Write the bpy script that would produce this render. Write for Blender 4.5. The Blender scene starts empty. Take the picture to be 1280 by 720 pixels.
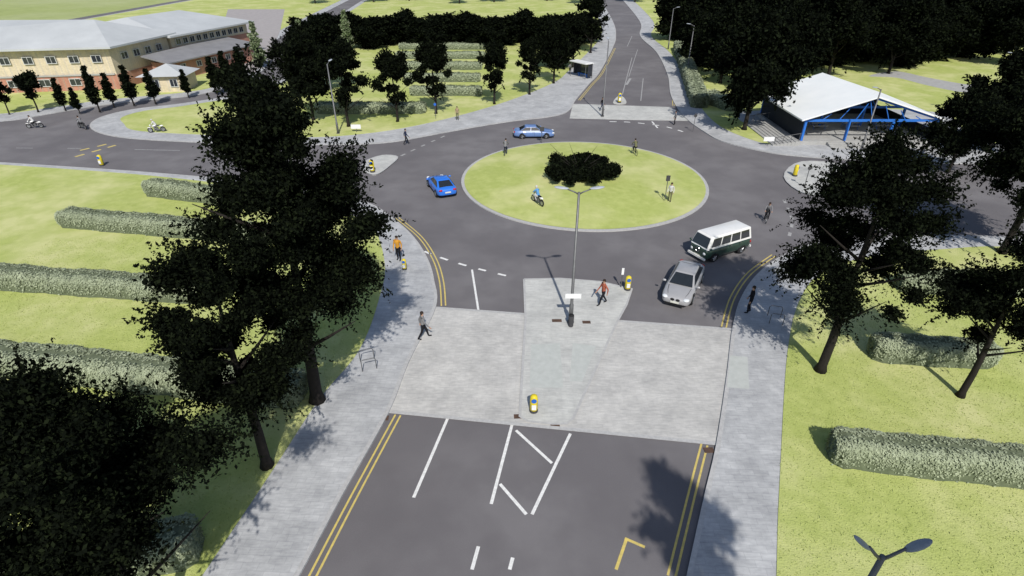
import bpy, bmesh, math, random
import numpy as np
from math import radians, sin, cos, pi, sqrt, atan2
from mathutils import Vector, Matrix
from mathutils.geometry import tessellate_polygon
scn = bpy.context.scene
col = scn.collection
R = radians
TH = R(31.5); F = 705.0; H = 20.0

def P(u, v, z=0.0):
    """ground point seen at photo pixel (u, v)"""
    a = (u-640)/F; b = (360-v)/F
    dy = cos(TH)+b*sin(TH); dz = -sin(TH)+b*cos(TH)
    t = (z-H)/dz
    return (a*t, dy*t)

# ------------------------------------------------------------ materials
def mat(name, c1, c2=None, rough=.85, scale=3., spec=.3, bump=0., bscale=None, metal=0., detail=6., c3=None, scale3=.08, f3=.5, c4=None):
    m = bpy.data.materials.new(name); m.use_nodes = True
    nt = m.node_tree; n = nt.nodes; l = nt.links
    b = n['Principled BSDF']
    b.inputs['Roughness'].default_value = rough
    b.inputs['Specular IOR Level'].default_value = spec
    b.inputs['Metallic'].default_value = metal
    b.inputs['Base Color'].default_value = (*c1, 1)
    tc = n.new('ShaderNodeTexCoord')
    if c2 is None: c2 = tuple(x*.82 for x in c1)
    no = n.new('ShaderNodeTexNoise'); no.inputs['Scale'].default_value = scale; no.inputs['Detail'].default_value = detail
    no.inputs['Roughness'].default_value = .65
    l.new(tc.outputs['Object'], no.inputs['Vector'])
    r = n.new('ShaderNodeValToRGB'); r.color_ramp.elements[0].position = .32; r.color_ramp.elements[1].position = .68
    r.color_ramp.elements[0].color = (*c2, 1); r.color_ramp.elements[1].color = (*c1, 1)
    l.new(no.outputs['Fac'], r.inputs['Fac'])
    out = r.outputs['Color']
    for cc, sc, ff, off in ((c3, scale3, f3, 0), (c4, scale3*4.3, .5, 31)):
        if cc is None: continue
        mp = n.new('ShaderNodeMapping'); mp.inputs['Location'].default_value = (off, off, 0); l.new(tc.outputs['Object'], mp.inputs['Vector'])
        n3 = n.new('ShaderNodeTexNoise'); n3.inputs['Scale'].default_value = sc; n3.inputs['Detail'].default_value = 5
        l.new(mp.outputs['Vector'], n3.inputs['Vector'])
        r3 = n.new('ShaderNodeValToRGB'); r3.color_ramp.elements[0].position = .42; r3.color_ramp.elements[1].position = .62
        r3.color_ramp.elements[0].color = (0, 0, 0, 1); r3.color_ramp.elements[1].color = (ff, ff, ff, 1)
        l.new(n3.outputs['Fac'], r3.inputs['Fac'])
        mx = n.new('ShaderNodeMixRGB'); mx.inputs['Color2'].default_value = (*cc, 1)
        l.new(r3.outputs['Color'], mx.inputs['Fac']); l.new(out, mx.inputs['Color1']); out = mx.outputs['Color']
    l.new(out, b.inputs['Base Color'])
    if bump:
        nb = n.new('ShaderNodeTexNoise'); nb.inputs['Scale'].default_value = bscale or scale*3; nb.inputs['Detail'].default_value = 4
        l.new(tc.outputs['Object'], nb.inputs['Vector'])
        bm = n.new('ShaderNodeBump'); bm.inputs['Strength'].default_value = bump; bm.inputs['Distance'].default_value = .05
        l.new(nb.outputs['Fac'], bm.inputs['Height']); l.new(bm.outputs['Normal'], b.inputs['Normal'])
    return m

def paving(name, c1, c2, cm, bw, bh, rot=0., c3=None, mortar=.02, lo=.78):
    m = bpy.data.materials.new(name); m.use_nodes = True
    nt = m.node_tree; n = nt.nodes; l = nt.links
    b = n['Principled BSDF']; b.inputs['Roughness'].default_value = .85; b.inputs['Specular IOR Level'].default_value = .25
    tc = n.new('ShaderNodeTexCoord'); mp = n.new('ShaderNodeMapping'); mp.inputs['Rotation'].default_value[2] = rot
    l.new(tc.outputs['Object'], mp.inputs['Vector'])
    br = n.new('ShaderNodeTexBrick'); br.inputs['Scale'].default_value = 1.
    br.inputs['Brick Width'].default_value = bw; br.inputs['Row Height'].default_value = bh
    br.inputs['Mortar Size'].default_value = mortar; br.inputs['Mortar Smooth'].default_value = .3
    br.inputs['Color1'].default_value = (*c1, 1); br.inputs['Color2'].default_value = (*c2, 1); br.inputs['Mortar'].default_value = (*cm, 1)
    l.new(mp.outputs['Vector'], br.inputs['Vector'])
    no = n.new('ShaderNodeTexNoise'); no.inputs['Scale'].default_value = .42; no.inputs['Detail'].default_value = 10; no.inputs['Roughness'].default_value = .75
    l.new(tc.outputs['Object'], no.inputs['Vector'])
    r = n.new('ShaderNodeValToRGB'); r.color_ramp.elements[0].position = .34; r.color_ramp.elements[1].position = .64
    r.color_ramp.elements[0].color = (lo, lo*1.005, lo*1.01, 1); r.color_ramp.elements[1].color = (1.1, 1.1, 1.09, 1)
    l.new(no.outputs['Fac'], r.inputs['Fac'])
    mx = n.new('ShaderNodeMixRGB'); mx.blend_type = 'MULTIPLY'; mx.inputs['Fac'].default_value = 1
    l.new(br.outputs['Color'], mx.inputs['Color1']); l.new(r.outputs['Color'], mx.inputs['Color2'])
    n2 = n.new('ShaderNodeTexNoise'); n2.inputs['Scale'].default_value = 7; n2.inputs['Detail'].default_value = 5
    mp2 = n.new('ShaderNodeMapping'); mp2.inputs['Scale'].default_value = (.35, 1.6, 1); l.new(tc.outputs['Object'], mp2.inputs['Vector'])
    l.new(mp2.outputs['Vector'], n2.inputs['Vector'])
    r2 = n.new('ShaderNodeValToRGB'); r2.color_ramp.elements[0].position = .3; r2.color_ramp.elements[1].position = .7
    r2.color_ramp.elements[0].color = (.86, .86, .87, 1); r2.color_ramp.elements[1].color = (1.07, 1.07, 1.06, 1)
    l.new(n2.outputs['Fac'], r2.inputs['Fac'])
    m2 = n.new('ShaderNodeMixRGB'); m2.blend_type = 'MULTIPLY'; m2.inputs['Fac'].default_value = 1
    l.new(mx.outputs['Color'], m2.inputs['Color1']); l.new(r2.outputs['Color'], m2.inputs['Color2'])
    l.new(m2.outputs['Color'], b.inputs['Base Color'])
    return m

M = {}
M['grass'] = mat('lawn grass', (.455, .50, .17), (.33, .385, .11), scale=1.6, detail=14, bump=.6, bscale=14, spec=.1, c3=(.56, .56, .27), scale3=.16, f3=.8, c4=(.36, .42, .12))
M['grassdk'] = mat('far meadow grass', (.36, .41, .16), (.28, .33, .12), scale=.25, detail=10, bump=.5, bscale=5, spec=.1, c3=(.44, .46, .27), scale3=.02, f3=.6)
M['blade'] = mat('grass blades', (.42, .47, .17), (.29, .35, .10), scale=3, spec=.1)
M['asphalt'] = mat('asphalt', (.158, .150, .157), (.128, .121, .127), scale=22, detail=10, bump=.3, bscale=60, spec=.25, rough=.88, c3=(.200, .192, .197), scale3=.11, f3=.7, c4=(.125, .118, .124))
M['flag'] = paving('grey flagstones', (.475, .482, .492), (.42, .427, .438), (.38, .387, .40), .62, .31, .06, mortar=.012, lo=.72)
M['sett'] = paving('pale stone setts', (.53, .522, .505), (.485, .478, .462), (.445, .44, .425), .5, .25, .02, mortar=.008, lo=.77)
M['sett2'] = paving('pale splitter paving', (.52, .523, .505), (.49, .493, .475), (.445, .445, .43), .6, .3, .02, mortar=.008, lo=.78)
M['kerb'] = mat('kerb stone', (.47, .47, .465), (.36, .36, .36), scale=6)
M['tactile'] = mat('tactile paving', (.475, .495, .475), (.41, .43, .41), scale=3)
M['white'] = mat('worn white road paint', (.82, .82, .80), (.58, .58, .57), scale=7, rough=.6)
M['faint'] = mat('faded white road paint', (.42, .42, .41), (.24, .235, .24), scale=5, rough=.7)
M['yellow'] = mat('worn yellow road paint', (.68, .53, .14), (.46, .38, .14), scale=5, rough=.6)
M['rust'] = mat('rusty drain cover', (.12, .07, .05), (.06, .04, .03), scale=6)
M['bark'] = mat('dark bark', (.022, .018, .015), (.010, .008, .007), scale=6, bump=.4)
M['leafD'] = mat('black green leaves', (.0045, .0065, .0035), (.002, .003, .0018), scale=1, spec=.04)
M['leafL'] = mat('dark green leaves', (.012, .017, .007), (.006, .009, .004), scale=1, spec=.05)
M['poplar'] = mat('light poplar leaves', (.14, .19, .09), (.09, .12, .06), scale=1, spec=.1)
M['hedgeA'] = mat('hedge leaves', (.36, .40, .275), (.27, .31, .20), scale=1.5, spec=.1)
M['hedgeB'] = mat('darker hedge leaves', (.27, .305, .20), (.19, .22, .14), scale=2, spec=.1)  # darker leaf tone, mixed mostly into hedge sides as painted-in shade
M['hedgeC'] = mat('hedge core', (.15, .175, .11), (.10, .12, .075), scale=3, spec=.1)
M['galv'] = mat('galvanised steel', (.16, .165, .17), (.12, .12, .125), rough=.5, metal=.4, scale=4)
M['lampglass'] = mat('lamp housing', (.42, .45, .50), (.34, .37, .42), rough=.35, scale=3)
M['lampdim'] = mat('dim grey lamp housing', (.27, .31, .36), (.20, .23, .28), rough=.4, scale=3)  # darker grey than the other lamp heads
M['signw'] = mat('white sign face', (.75, .76, .76), (.66, .67, .68), rough=.5)
M['signd'] = mat('dark sign back', (.06, .06, .065))
M['bolly'] = mat('yellow bollard plastic', (.72, .58, .03), (.55, .45, .03), rough=.45)
M['blue_sign'] = mat('blue sign face', (.03, .14, .55), rough=.4)
M['tyre'] = mat('tyre rubber', (.018, .018, .02), rough=.8)
M['rim'] = mat('alloy rim', (.45, .46, .48), rough=.3, metal=.8)
M['glass'] = mat('dark car glass', (.02, .024, .028), rough=.08, spec=.8)
M['chrome'] = mat('chrome', (.6, .6, .62), rough=.2, metal=.9)
M['headl'] = mat('headlight lens', (.75, .78, .80), rough=.15)
M['taill'] = mat('red tail lamp', (.45, .02, .02), rough=.25)
M['black'] = mat('black plastic', (.015, .015, .016), rough=.6)
M['platey'] = mat('number plate', (.7, .7, .62), rough=.4)
def paint(n, c, r=.3, metal=.0):
    m = mat(n, c, tuple(x*.93 for x in c), rough=r, spec=.6, metal=metal, scale=2)
    m.node_tree.nodes['Principled BSDF'].inputs['Coat Weight'].default_value = .6
    return m
M['p_grey'] = paint('silver grey car paint', (.38, .38, .39), .35, .1)
M['p_blue'] = paint('bright blue car paint', (.025, .17, .68))
M['p_lblue'] = paint('pale blue car paint', (.13, .22, .46))
M['p_green'] = paint('dark green van paint', (.018, .045, .032))
M['p_white'] = paint('white van paint', (.80, .80, .78))
M['skin'] = mat('skin', (.45, .28, .2), rough=.6)
M['hair'] = mat('dark hair', (.03, .02, .015))
def cloth(n, c): return mat(n, c, tuple(x*.7 for x in c), rough=.95, scale=9, spec=.1)
M['c_black'] = cloth('black cloth', (.018, .018, .022)); M['c_navy'] = cloth('navy cloth', (.03, .04, .08))
M['c_orange'] = cloth('orange cloth', (.62, .30, .04)); M['c_white'] = cloth('white cloth', (.62, .62, .62))
M['c_grey'] = cloth('grey cloth', (.22, .22, .23)); M['c_red'] = cloth('brick red cloth', (.36, .11, .07))
M['c_blue'] = cloth('light blue cloth', (.12, .32, .62)); M['c_olive'] = cloth('olive cloth', (.16, .16, .09)); M['c_tan'] = cloth('tan cloth', (.36, .27, .18))
M['brick_y'] = paving('buff brick', (.64, .55, .40), (.58, .50, .36), (.54, .48, .38), .45, .15, 0, lo=.88)
M['brick_r'] = paving('red brick', (.46, .22, .16), (.40, .19, .14), (.36, .24, .19), .45, .15, 0, lo=.85)
M['roofg'] = mat('pale grey sheet roof', (.50, .52, .53), (.43, .45, .46), scale=.3, rough=.6, c3=(.38, .40, .41), scale3=.06)
M['roofd'] = mat('grey roof', (.24, .24, .25), (.19, .19, .20), scale=.5)
M['roofw'] = mat('white sheet roof', (.86, .88, .87), (.78, .81, .81), scale=.3, rough=.5)
M['bsteel'] = mat('blue painted steel', (.03, .17, .60), rough=.4)
M['dwall'] = mat('dark cladding', (.02, .024, .032))
M['wframe'] = mat('white window frame', (.55, .56, .56))
M['pane'] = mat('window pane', (.03, .035, .045), rough=.1, spec=.8)
M['conc'] = mat('concrete', (.40, .40, .39), (.32, .32, .31), scale=1.5)
M['plaza'] = mat('grey pink block paving', (.38, .35, .345), (.31, .29, .285), scale=.8)

# ------------------------------------------------------------ helpers
def tag(o, label=None, cat=None, group=None, kind=None):
    if label: o['label'] = label
    if cat: o['category'] = cat
    if group: o['group'] = group
    if kind: o['kind'] = kind
    return o
def empty(name, loc=(0, 0, 0), rz=0):
    o = bpy.data.objects.new(name, None); col.objects.link(o); o.location = loc; o.rotation_euler = (0, 0, rz); o.empty_display_size = .3
    return o
def kids(o): return [c for c in bpy.data.objects if c.parent is o]
def copy_tree(o, parent=None):
    c = o.copy(); col.objects.link(c)
    if parent: c.parent = parent
    for ch in kids(o): copy_tree(ch, c)
    return c

class MB:
    def __init__(s): s.v = []; s.f = []; s.m = []
    def add(s, vs, fs, mi=0):
        o = len(s.v); s.v += [tuple(x) for x in vs]; s.f += [tuple(i+o for i in f) for f in fs]; s.m += [mi]*len(fs); return s
    def box(s, c, d, rz=0, mi=0):
        x, y, z = d[0]/2, d[1]/2, d[2]/2; cr, sr = cos(rz), sin(rz)
        vs = [(c[0]+a*x*cr-b*y*sr, c[1]+a*x*sr+b*y*cr, c[2]+e*z) for a, b, e in
              ((-1,-1,-1),(1,-1,-1),(1,1,-1),(-1,1,-1),(-1,-1,1),(1,-1,1),(1,1,1),(-1,1,1))]
        return s.add(vs, [(0,3,2,1),(4,5,6,7),(0,1,5,4),(1,2,6,5),(2,3,7,6),(3,0,4,7)], mi)
    def tube(s, pts, rs, n=8, mi=0):
        pts = [Vector(p) for p in pts]
        if not hasattr(rs, '__len__'): rs = [rs]*len(pts)
        vs = []; fs = []
        for i, p in enumerate(pts):
            d = (pts[min(i+1, len(pts)-1)]-pts[max(i-1, 0)]).normalized()
            a = d.cross(Vector((0, 0, 1)) if abs(d.z) < .9 else Vector((1, 0, 0))).normalized(); b = d.cross(a)
            for k in range(n):
                t = 2*pi*k/n; vs.append(p+(a*cos(t)+b*sin(t))*rs[i])
        for i in range(len(pts)-1):
            for k in range(n):
                fs.append((i*n+k, i*n+(k+1) % n, (i+1)*n+(k+1) % n, (i+1)*n+k))
        fs.append(tuple(range(n))[::-1]); fs.append(tuple((len(pts)-1)*n+k for k in range(n)))
        return s.add(vs, fs, mi)
    def ell(s, c, r, nu=12, nv=7, mi=0, rz=0, tilt=0.):
        vs = []; fs = []; cr, sr = cos(rz), sin(rz); ct, st = cos(tilt), sin(tilt)
        for j in range(nv+1):
            ph = pi*j/nv
            for i in range(nu):
                t = 2*pi*i/nu; x = r[0]*sin(ph)*cos(t); y = r[1]*sin(ph)*sin(t); z = r[2]*cos(ph)
                x, z = x*ct-z*st, x*st+z*ct
                vs.append((c[0]+x*cr-y*sr, c[1]+x*sr+y*cr, c[2]+z))
        for j in range(nv):
            for i in range(nu):
                fs.append((j*nu+i, (j+1)*nu+i, (j+1)*nu+(i+1) % nu, j*nu+(i+1) % nu))
        return s.add(vs, fs, mi)
    def lathe_y(s, c, prof, n=20, mi=0):
        vs = []; fs = []
        for (y, r) in prof:
            for k in range(n):
                t = 2*pi*k/n; vs.append((c[0]+r*cos(t), c[1]+y, c[2]+r*sin(t)))
        for i in range(len(prof)-1):
            for k in range(n): fs.append((i*n+k, i*n+(k+1) % n, (i+1)*n+(k+1) % n, (i+1)*n+k))
        return s.add(vs, fs, mi)
    def torus_y(s, c, Rr, r, n=22, k=6, mi=0):
        prof = [(r*sin(2*pi*i/k), Rr+r*cos(2*pi*i/k)) for i in range(k+1)]
        return s.lathe_y(c, prof, n, mi)
    def quad(s, a, b, c, d, mi=0): return s.add([a, b, c, d], [(0, 1, 2, 3)], mi)
    def build(s, name, mats, parent=None, smooth=False, fix=True):
        me = bpy.data.meshes.new(name); me.from_pydata(s.v, [], s.f)
        if not isinstance(mats, (list, tuple)): mats = [mats]
        for m in mats: me.materials.append(m)
        if len(mats) > 1: me.polygons.foreach_set('material_index', s.m)
        if fix:
            b = bmesh.new(); b.from_mesh(me); bmesh.ops.remove_doubles(b, verts=b.verts, dist=1e-5)
            bmesh.ops.recalc_face_normals(b, faces=b.faces); b.to_mesh(me); b.free()
        if smooth: me.polygons.foreach_set('use_smooth', [True]*len(me.polygons))
        o = bpy.data.objects.new(name, me); col.objects.link(o)
        if parent: o.parent = parent
        return o

def catmull(pts, n=8, closed=False):
    out = []; N = len(pts)
    rng = N if closed else N-1
    for i in range(rng):
        if closed: p0, p1, p2, p3 = pts[(i-1) % N], pts[i], pts[(i+1) % N], pts[(i+2) % N]
        else: p0, p1, p2, p3 = pts[max(i-1, 0)], pts[i], pts[i+1], pts[min(i+2, N-1)]
        for k in range(n):
            t = k/n
            out.append(tuple(.5*((2*p1[j])+(-p0[j]+p2[j])*t+(2*p0[j]-5*p1[j]+4*p2[j]-p3[j])*t*t+(-p0[j]+3*p1[j]-3*p2[j]+p3[j])*t**3) for j in (0, 1)))
    if not closed: out.append(tuple(pts[-1][:2]))
    return out
def prism(name, pts, z0, z1, m, kind='structure'):
    mb = MB(); n = len(pts)
    tris = tessellate_polygon([[Vector((p[0], p[1], 0)) for p in pts]])
    mb.add([(p[0], p[1], z1) for p in pts], [tuple(t) for t in tris])
    mb.add([(p[0], p[1], z0) for p in pts]+[(p[0], p[1], z1) for p in pts], [(i, (i+1) % n, n+(i+1) % n, n+i) for i in range(n)])
    o = mb.build(name, m)
    o.data.update()
    if kind: o['kind'] = kind
    return o
def ribbon(mb, pts, w, z, off=0., mi=0):
    n = len(pts); L = []; Rr = []
    for i in range(n):
        a = pts[max(i-1, 0)]; b = pts[min(i+1, n-1)]; dx, dy = b[0]-a[0], b[1]-a[1]; q = sqrt(dx*dx+dy*dy) or 1
        nx, ny = -dy/q, dx/q
        L.append((pts[i][0]+nx*(off-w/2), pts[i][1]+ny*(off-w/2), z)); Rr.append((pts[i][0]+nx*(off+w/2), pts[i][1]+ny*(off+w/2), z))
    mb.add(L+Rr, [(i, i+1, n+i+1, n+i) for i in range(n-1)], mi)
def pp(l): return [P(*p) for p in l]

# ------------------------------------------------------------ setting: ground
mb = MB(); mb.quad((-1500, -600, -.06), (1500, -600, -.06), (1500, 2400, -.06), (-1500, 2400, -.06)); tag(mb.build('ground', M['grassdk']), kind='structure')
mb = MB(); mb.quad((-135, -40, 0), (135, -40, 0), (135, 270, 0), (-135, 270, 0)); tag(mb.build('road', M['asphalt']), kind='structure')
CX, CY = 7.0, 53.3; CR = 12.0
sw_k = catmull([(-13.4, -15), (-10.9, -3), (-9.2, 6)]+pp([(375, 720), (430, 617), (487, 515), (512, 452), (545, 385), (543, 352), (535, 325), (518, 298), (492, 274)])+[(-12.6, 46.9), (-16.5, 49.3), (-22, 51.4), (-32, 54), (-54, 58), (-130, 70)], 6)
prism('pavement', sw_k+[(-130, -15)], -.05, .10, M['flag'])
sw_g = catmull([(-16, -15), (-13.6, 0), (-12.3, 7)]+pp([(268, 700), (340, 592), (400, 500), (450, 438), (474, 375), (481, 330)])+[(-11.5, 42), (-15.5, 45.6), (-22, 49.2), (-32, 52.9), (-54, 57.3), (-129, 69.3)], 6)
sw_gp = sw_g+[(-129, -14.5)]
prism('lawn', sw_gp, .0, .125, M['grass'])
se_k = catmull([(-6.5, -15), (.9, 0), (3.8, 6.5)]+pp([(858, 720), (880, 620), (895, 555), (908, 470), (915, 412), (925, 375), (945, 345), (975, 322), (1015, 306), (1080, 299), (1180, 295), (1290, 298)])+[(60, 39), (130, 36)], 6)
prism('pavement', [(130, -15)]+se_k[::1], -.05, .10, M['flag'])
se_g = catmull([(-1.0, -15), (5.0, 0), (7.6, 7)]+pp([(970, 710), (974, 600), (984, 440), (1000, 375), (1030, 340), (1090, 322), (1180, 313), (1290, 311)])+[(60, 35.5), (129, 33)], 6)
se_gp = [(129, -14.5)]+se_g
prism('lawn', se_gp, .0, .125, M['grass'])
nw_front = pp([(150, 172), (240, 178), (340, 181), (440, 181), (490, 178), (530, 171), (590, 160), (640, 152), (690, 146), (711, 139), (720, 125), (736, 106), (750, 90), (766, 60), (770, 45)])
nw_k = catmull([(-60, 250), (-50, 150), (-40, 112), (-40.5, 93), (-46.9, 84.6), (-53, 80.5), (-55, 75.9), (-53, 71)]+nw_front+[(30, 185), (37, 268)], 6)
prism('pavement', nw_k+[(-60, 268)], -.05, .10, M['flag'])
nw_g = catmull([(-58, 250), (-48.5, 150), (-38.5, 112), (-39, 92), (-46, 82.9), (-50.8, 79.5), (-52, 76), (-50, 73)]+pp([(170, 164), (245, 169), (340, 172), (425, 171), (520, 158), (620, 132), (690, 105), (712, 88), (745, 55), (752, 40)])+[(26, 185), (33, 267)], 6)
prism('lawn', nw_g+[(-58, 267)], .0, .125, M['grass'])
ne_k = catmull([(46, 268), (38, 185)]+pp([(800, 45), (820, 65), (834, 93), (838, 118), (848, 138), (860, 151), (878, 164), (902, 177), (950, 189), (1000, 196), (1100, 202), (1300, 205)])+[(130, 60)], 6)
prism('pavement', ne_k+[(130, 268)], -.05, .10, M['flag'])
ne_g = catmull([(50, 267), (42, 185)]+pp([(814, 45), (836, 65), (856, 93), (868, 118), (880, 140), (902, 160), (940, 176), (968, 182)])+[(31.5, 66), (31.8, 79), (58, 79), (60, 62.5), (129, 63)], 5)
ne_gp = ne_g+[(129, 267)]
prism('lawn', ne_gp, .0, .125, M['grass'])
w_k = catmull([(-130, 80), (-80, 73.6)]+pp([(0, 152), (60, 143), (120, 133), (180, 126), (240, 120)])+[(-46, 95), (-46, 112), (-57, 150), (-67, 268)], 6)
prism('pavement', w_k+[(-130, 268)], -.05, .10, M['flag'])
w_g = catmull([(-129, 83), (-80, 77)]+pp([(0, 143), (60, 136), (120, 127), (180, 121), (232, 116)])+[(-48, 96), (-48.5, 112), (-60, 150), (-70, 267)], 6)
prism('lawn', w_g+[(-129, 267)], .0, .125, M['grass'])
circ = [(CX+CR*cos(2*pi*i/72), CY+CR*sin(2*pi*i/72)) for i in range(72)]
prism('island_kerb', circ, -.05, .10, M['kerb'])
mb = MB(); nr = 14; vs = [(CX, CY, .55)]; fs = []; GR = CR-.3
for j in range(1, nr+1):
    r = GR*j/nr
    for i in range(72): vs.append((CX+r*cos(2*pi*i/72), CY+r*sin(2*pi*i/72), .13+.42*(1-(j/nr)**2)))
for i in range(72): fs.append((0, 1+i, 1+(i+1) % 72))
for j in range(nr-1):
    for i in range(72): fs.append((1+j*72+i, 1+(j+1)*72+i, 1+(j+1)*72+(i+1) % 72, 1+j*72+(i+1) % 72))
mb.add(vs, fs); tag(mb.build('island_lawn', M['grass'], smooth=True), kind='structure')
def gz(x, y):
    d = sqrt((x-CX)**2+(y-CY)**2)
    return .13+.42*(1-(d/GR)**2) if d < GR else (.1 if d < CR else 0.)
sw_edge = [p for p in catmull(pp([(487, 515), (512, 452), (545, 385)]), 6)]
se_edge = [p for p in catmull(pp([(895, 555), (908, 470), (915, 412)]), 6)]
prism('paved_crossing', sw_edge+se_edge[::-1], -.02, .03, M['sett'])
prism('paved_crossing', pp([(712, 148), (716, 130), (838, 134), (850, 141), (860, 151), (790, 150)]), -.02, .03, M['sett2'])
spl = pp([(655, 350), (700, 349), (750, 353), (790, 362), (783, 382), (772, 402), (742, 468), (716, 525), (708, 531), (690, 531), (660, 528), (650, 522), (652, 480), (657, 400)])
prism('splitter_island', spl, 0, .075, M['sett2'])
spl2 = catmull(pp([(456, 203), (478, 195), (497, 197), (487, 208), (470, 219), (455, 214)]), 4, True)
prism('splitter_island', spl2, 0, .10, M['sett2'])
spl3 = catmull(pp([(980, 222), (1002, 203), (1060, 207), (1120, 224), (1060, 240), (1010, 244)]), 4, True)
prism('splitter_island', spl3, 0, .10, M['sett2'])
spl4 = catmull(pp([(767, 130), (769, 124), (775, 120), (781, 124), (782, 130)]), 4, True)
prism('splitter_island', spl4, 0, .08, M['sett2'])
mb = MB()
for q in (((664, 432), (700, 430), (704, 486), (662, 486)), ((716, 430), (745, 434), (728, 478), (712, 478))):
    a = pp(q); mb.add([(x, y, .079) for x, y in a], [(0, 1, 2, 3)])
for q in (((912, 446), (934, 448), (936, 488), (908, 486)),):
    a = pp(q); mb.add([(x, y, .106) for x, y in a], [(0, 1, 2, 3)])
tag(mb.build('tactile_paving', M['tactile']), kind='structure')
mb = MB()
for k, s in ((sw_k, 1), (se_k, -1), (nw_k, 1), (ne_k, 1), (w_k, 1)):
    ribbon(mb, k, .2, .105, s*.1)
ribbon(mb, spl+[spl[0]], .14, .081, 0); ribbon(mb, spl2+[spl2[0]], .14, .106, 0); ribbon(mb, spl3+[spl3[0]], .14, .106, 0)
for a, b in (((487, 515), (895, 555)), ((545, 385), (915, 412))):
    ribbon(mb, pp([a, b]), .22, .036)
tag(mb.build('kerb', M['kerb']), kind='structure')
# ------------------------------------------------------------ markings
mw = MB(); my = MB(); mf = MB(); Z = .005
def wl(a, b, w=.13, m=None): ribbon(m or mw, [P(*a), P(*b)], w, Z)
for a, b in (((560, 522), (517, 622)), ((640, 531), (614, 630)), ((713, 542), (665, 643)), ((645, 538), (690, 579)), ((625, 605), (658, 643)),
             ((598, 683), (590, 712)), ((641, 697), (637, 712)), ((590, 337), (598, 388))): wl(a, b, .14)
def dashes(mbx, pts, dash, gap, w, z=Z):
    c = catmull(pp(pts), 30); acc = 0; cur = []; on = True
    for i in range(len(c)-1):
        if on: cur.append(c[i])
        acc += sqrt((c[i+1][0]-c[i][0])**2+(c[i+1][1]-c[i][1])**2)
        if acc > (dash if on else gap):
            if on and len(cur) > 1: ribbon(mbx, cur, w, z)
            cur = []; acc = 0; on = not on
dashes(mw, [(512, 306), (545, 320), (590, 334), (655, 350)], .75, .8, .2)
dashes(mf, [(470, 216), (492, 200), (520, 186), (560, 168)], .9, .8, .25)
dashes(mw, [(762, 152), (790, 153), (830, 158), (858, 166)], .9, .8, .25)
dashes(mf, [(980, 250), (990, 275), (985, 300)], .8, .8, .25)
wl((168, 187), (225, 188), .14, mf); wl((790, 72), (778, 118), .14, mf); wl((804, 98), (801, 126), .14, mf); wl((797, 62), (786, 96), .12, mf)
wl((788, 98), (783, 106), .4, mf); wl((790, 45), (784, 58), .14, mf); wl((815, 152), (822, 160), .2)
dashes(mf, [(20, 185), (160, 186)], 2, 3, .12)
dashes(my, [(94, 196), (122, 188), (150, 180)], 1.0, .7, .35); dashes(my, [(100, 188), (126, 182), (148, 176)], 1.0, .7, .35)
def dy(c, s, o1=.35, o2=.62, w=.09):
    ribbon(my, c, w, Z, s*o1); ribbon(my, c, w, Z, s*o2)
dy(catmull(pp([(370, 728), (430, 617), (486, 517)]), 8), -1)
dy(catmull(pp([(856, 728), (880, 620), (894, 560)]), 8), 1)
dy(catmull(pp([(545, 383), (543, 352), (535, 325), (518, 298), (490, 274)]), 8), -1)
dy(catmull(pp([(915, 412), (925, 375), (945, 345), (975, 322)]), 8), 1)
dy(catmull(pp([(720, 125), (736, 106), (750, 90), (766, 60)]), 8), -1)
dy(catmull(pp([(838, 132), (834, 93), (820, 65), (802, 47)]), 8), -1)
ribbon(my, pp([(770, 712), (783, 674)]), .12, Z); ribbon(my, pp([(781, 673), (806, 684)]), .12, Z+.001)
tag(mw.build('white_road_marking', M['white']), kind='structure'); tag(my.build('yellow_road_marking', M['yellow']), kind='structure'); tag(mf.build('faded_road_marking', M['faint']), kind='structure')
mb = MB()
for u, v in ((480, 523), (886, 563), (694, 533), (648, 521)):
    x, y = P(u, v); mb.box((x, y, .02), (.45, .3, .03), .05)
mb.box((*P(696, 402), .078), (.6, .3, .012)); mb.box((*P(733, 404), .078), (.5, .3, .012))
tag(mb.build('drain_cover', M['rust']), kind='structure')
prism('path', catmull(pp([(1085, 96), (1120, 98), (1160, 108), (1215, 118), (1300, 122), (1300, 112), (1220, 108), (1160, 98), (1120, 90)]), 4, True), .1, .132, M['conc'])
prism('plaza', pp([(262, 92), (318, 92), (336, 70), (350, 40), (356, 12), (285, 12)]), .1, .132, M['plaza'])

# grass tufts on the near lawns
def inpoly(x, y, poly):
    c = np.zeros(len(x), bool); n = len(poly)
    for i in range(n):
        x1, y1 = poly[i]; x2, y2 = poly[(i+1) % n]
        if y1 == y2: continue
        k = ((y1 > y) != (y2 > y)) & (x < (x2-x1)*(y-y1)/(y2-y1)+x1); c ^= k
    return c
def npmesh(name, v, nper, mats, mi, parent=None):
    nf = len(v)//nper; me = bpy.data.meshes.new(name)
    me.vertices.add(len(v)); me.vertices.foreach_set('co', v.astype(np.float32).ravel())
    me.loops.add(nf*nper); me.loops.foreach_set('vertex_index', np.arange(nf*nper, dtype=np.int32))
    me.polygons.add(nf); me.polygons.foreach_set('loop_start', np.arange(0, nf*nper, nper, dtype=np.int32))
    me.polygons.foreach_set('loop_total', np.full(nf, nper, dtype=np.int32))
    for m in mats: me.materials.append(m)
    me.polygons.foreach_set('material_index', np.asarray(mi, dtype=np.int32))
    me.update(calc_edges=True); me.validate()
    o = bpy.data.objects.new(name, me); col.objects.link(o)
    if parent: o.parent = parent
    return o
rg = np.random.default_rng(5)
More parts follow.
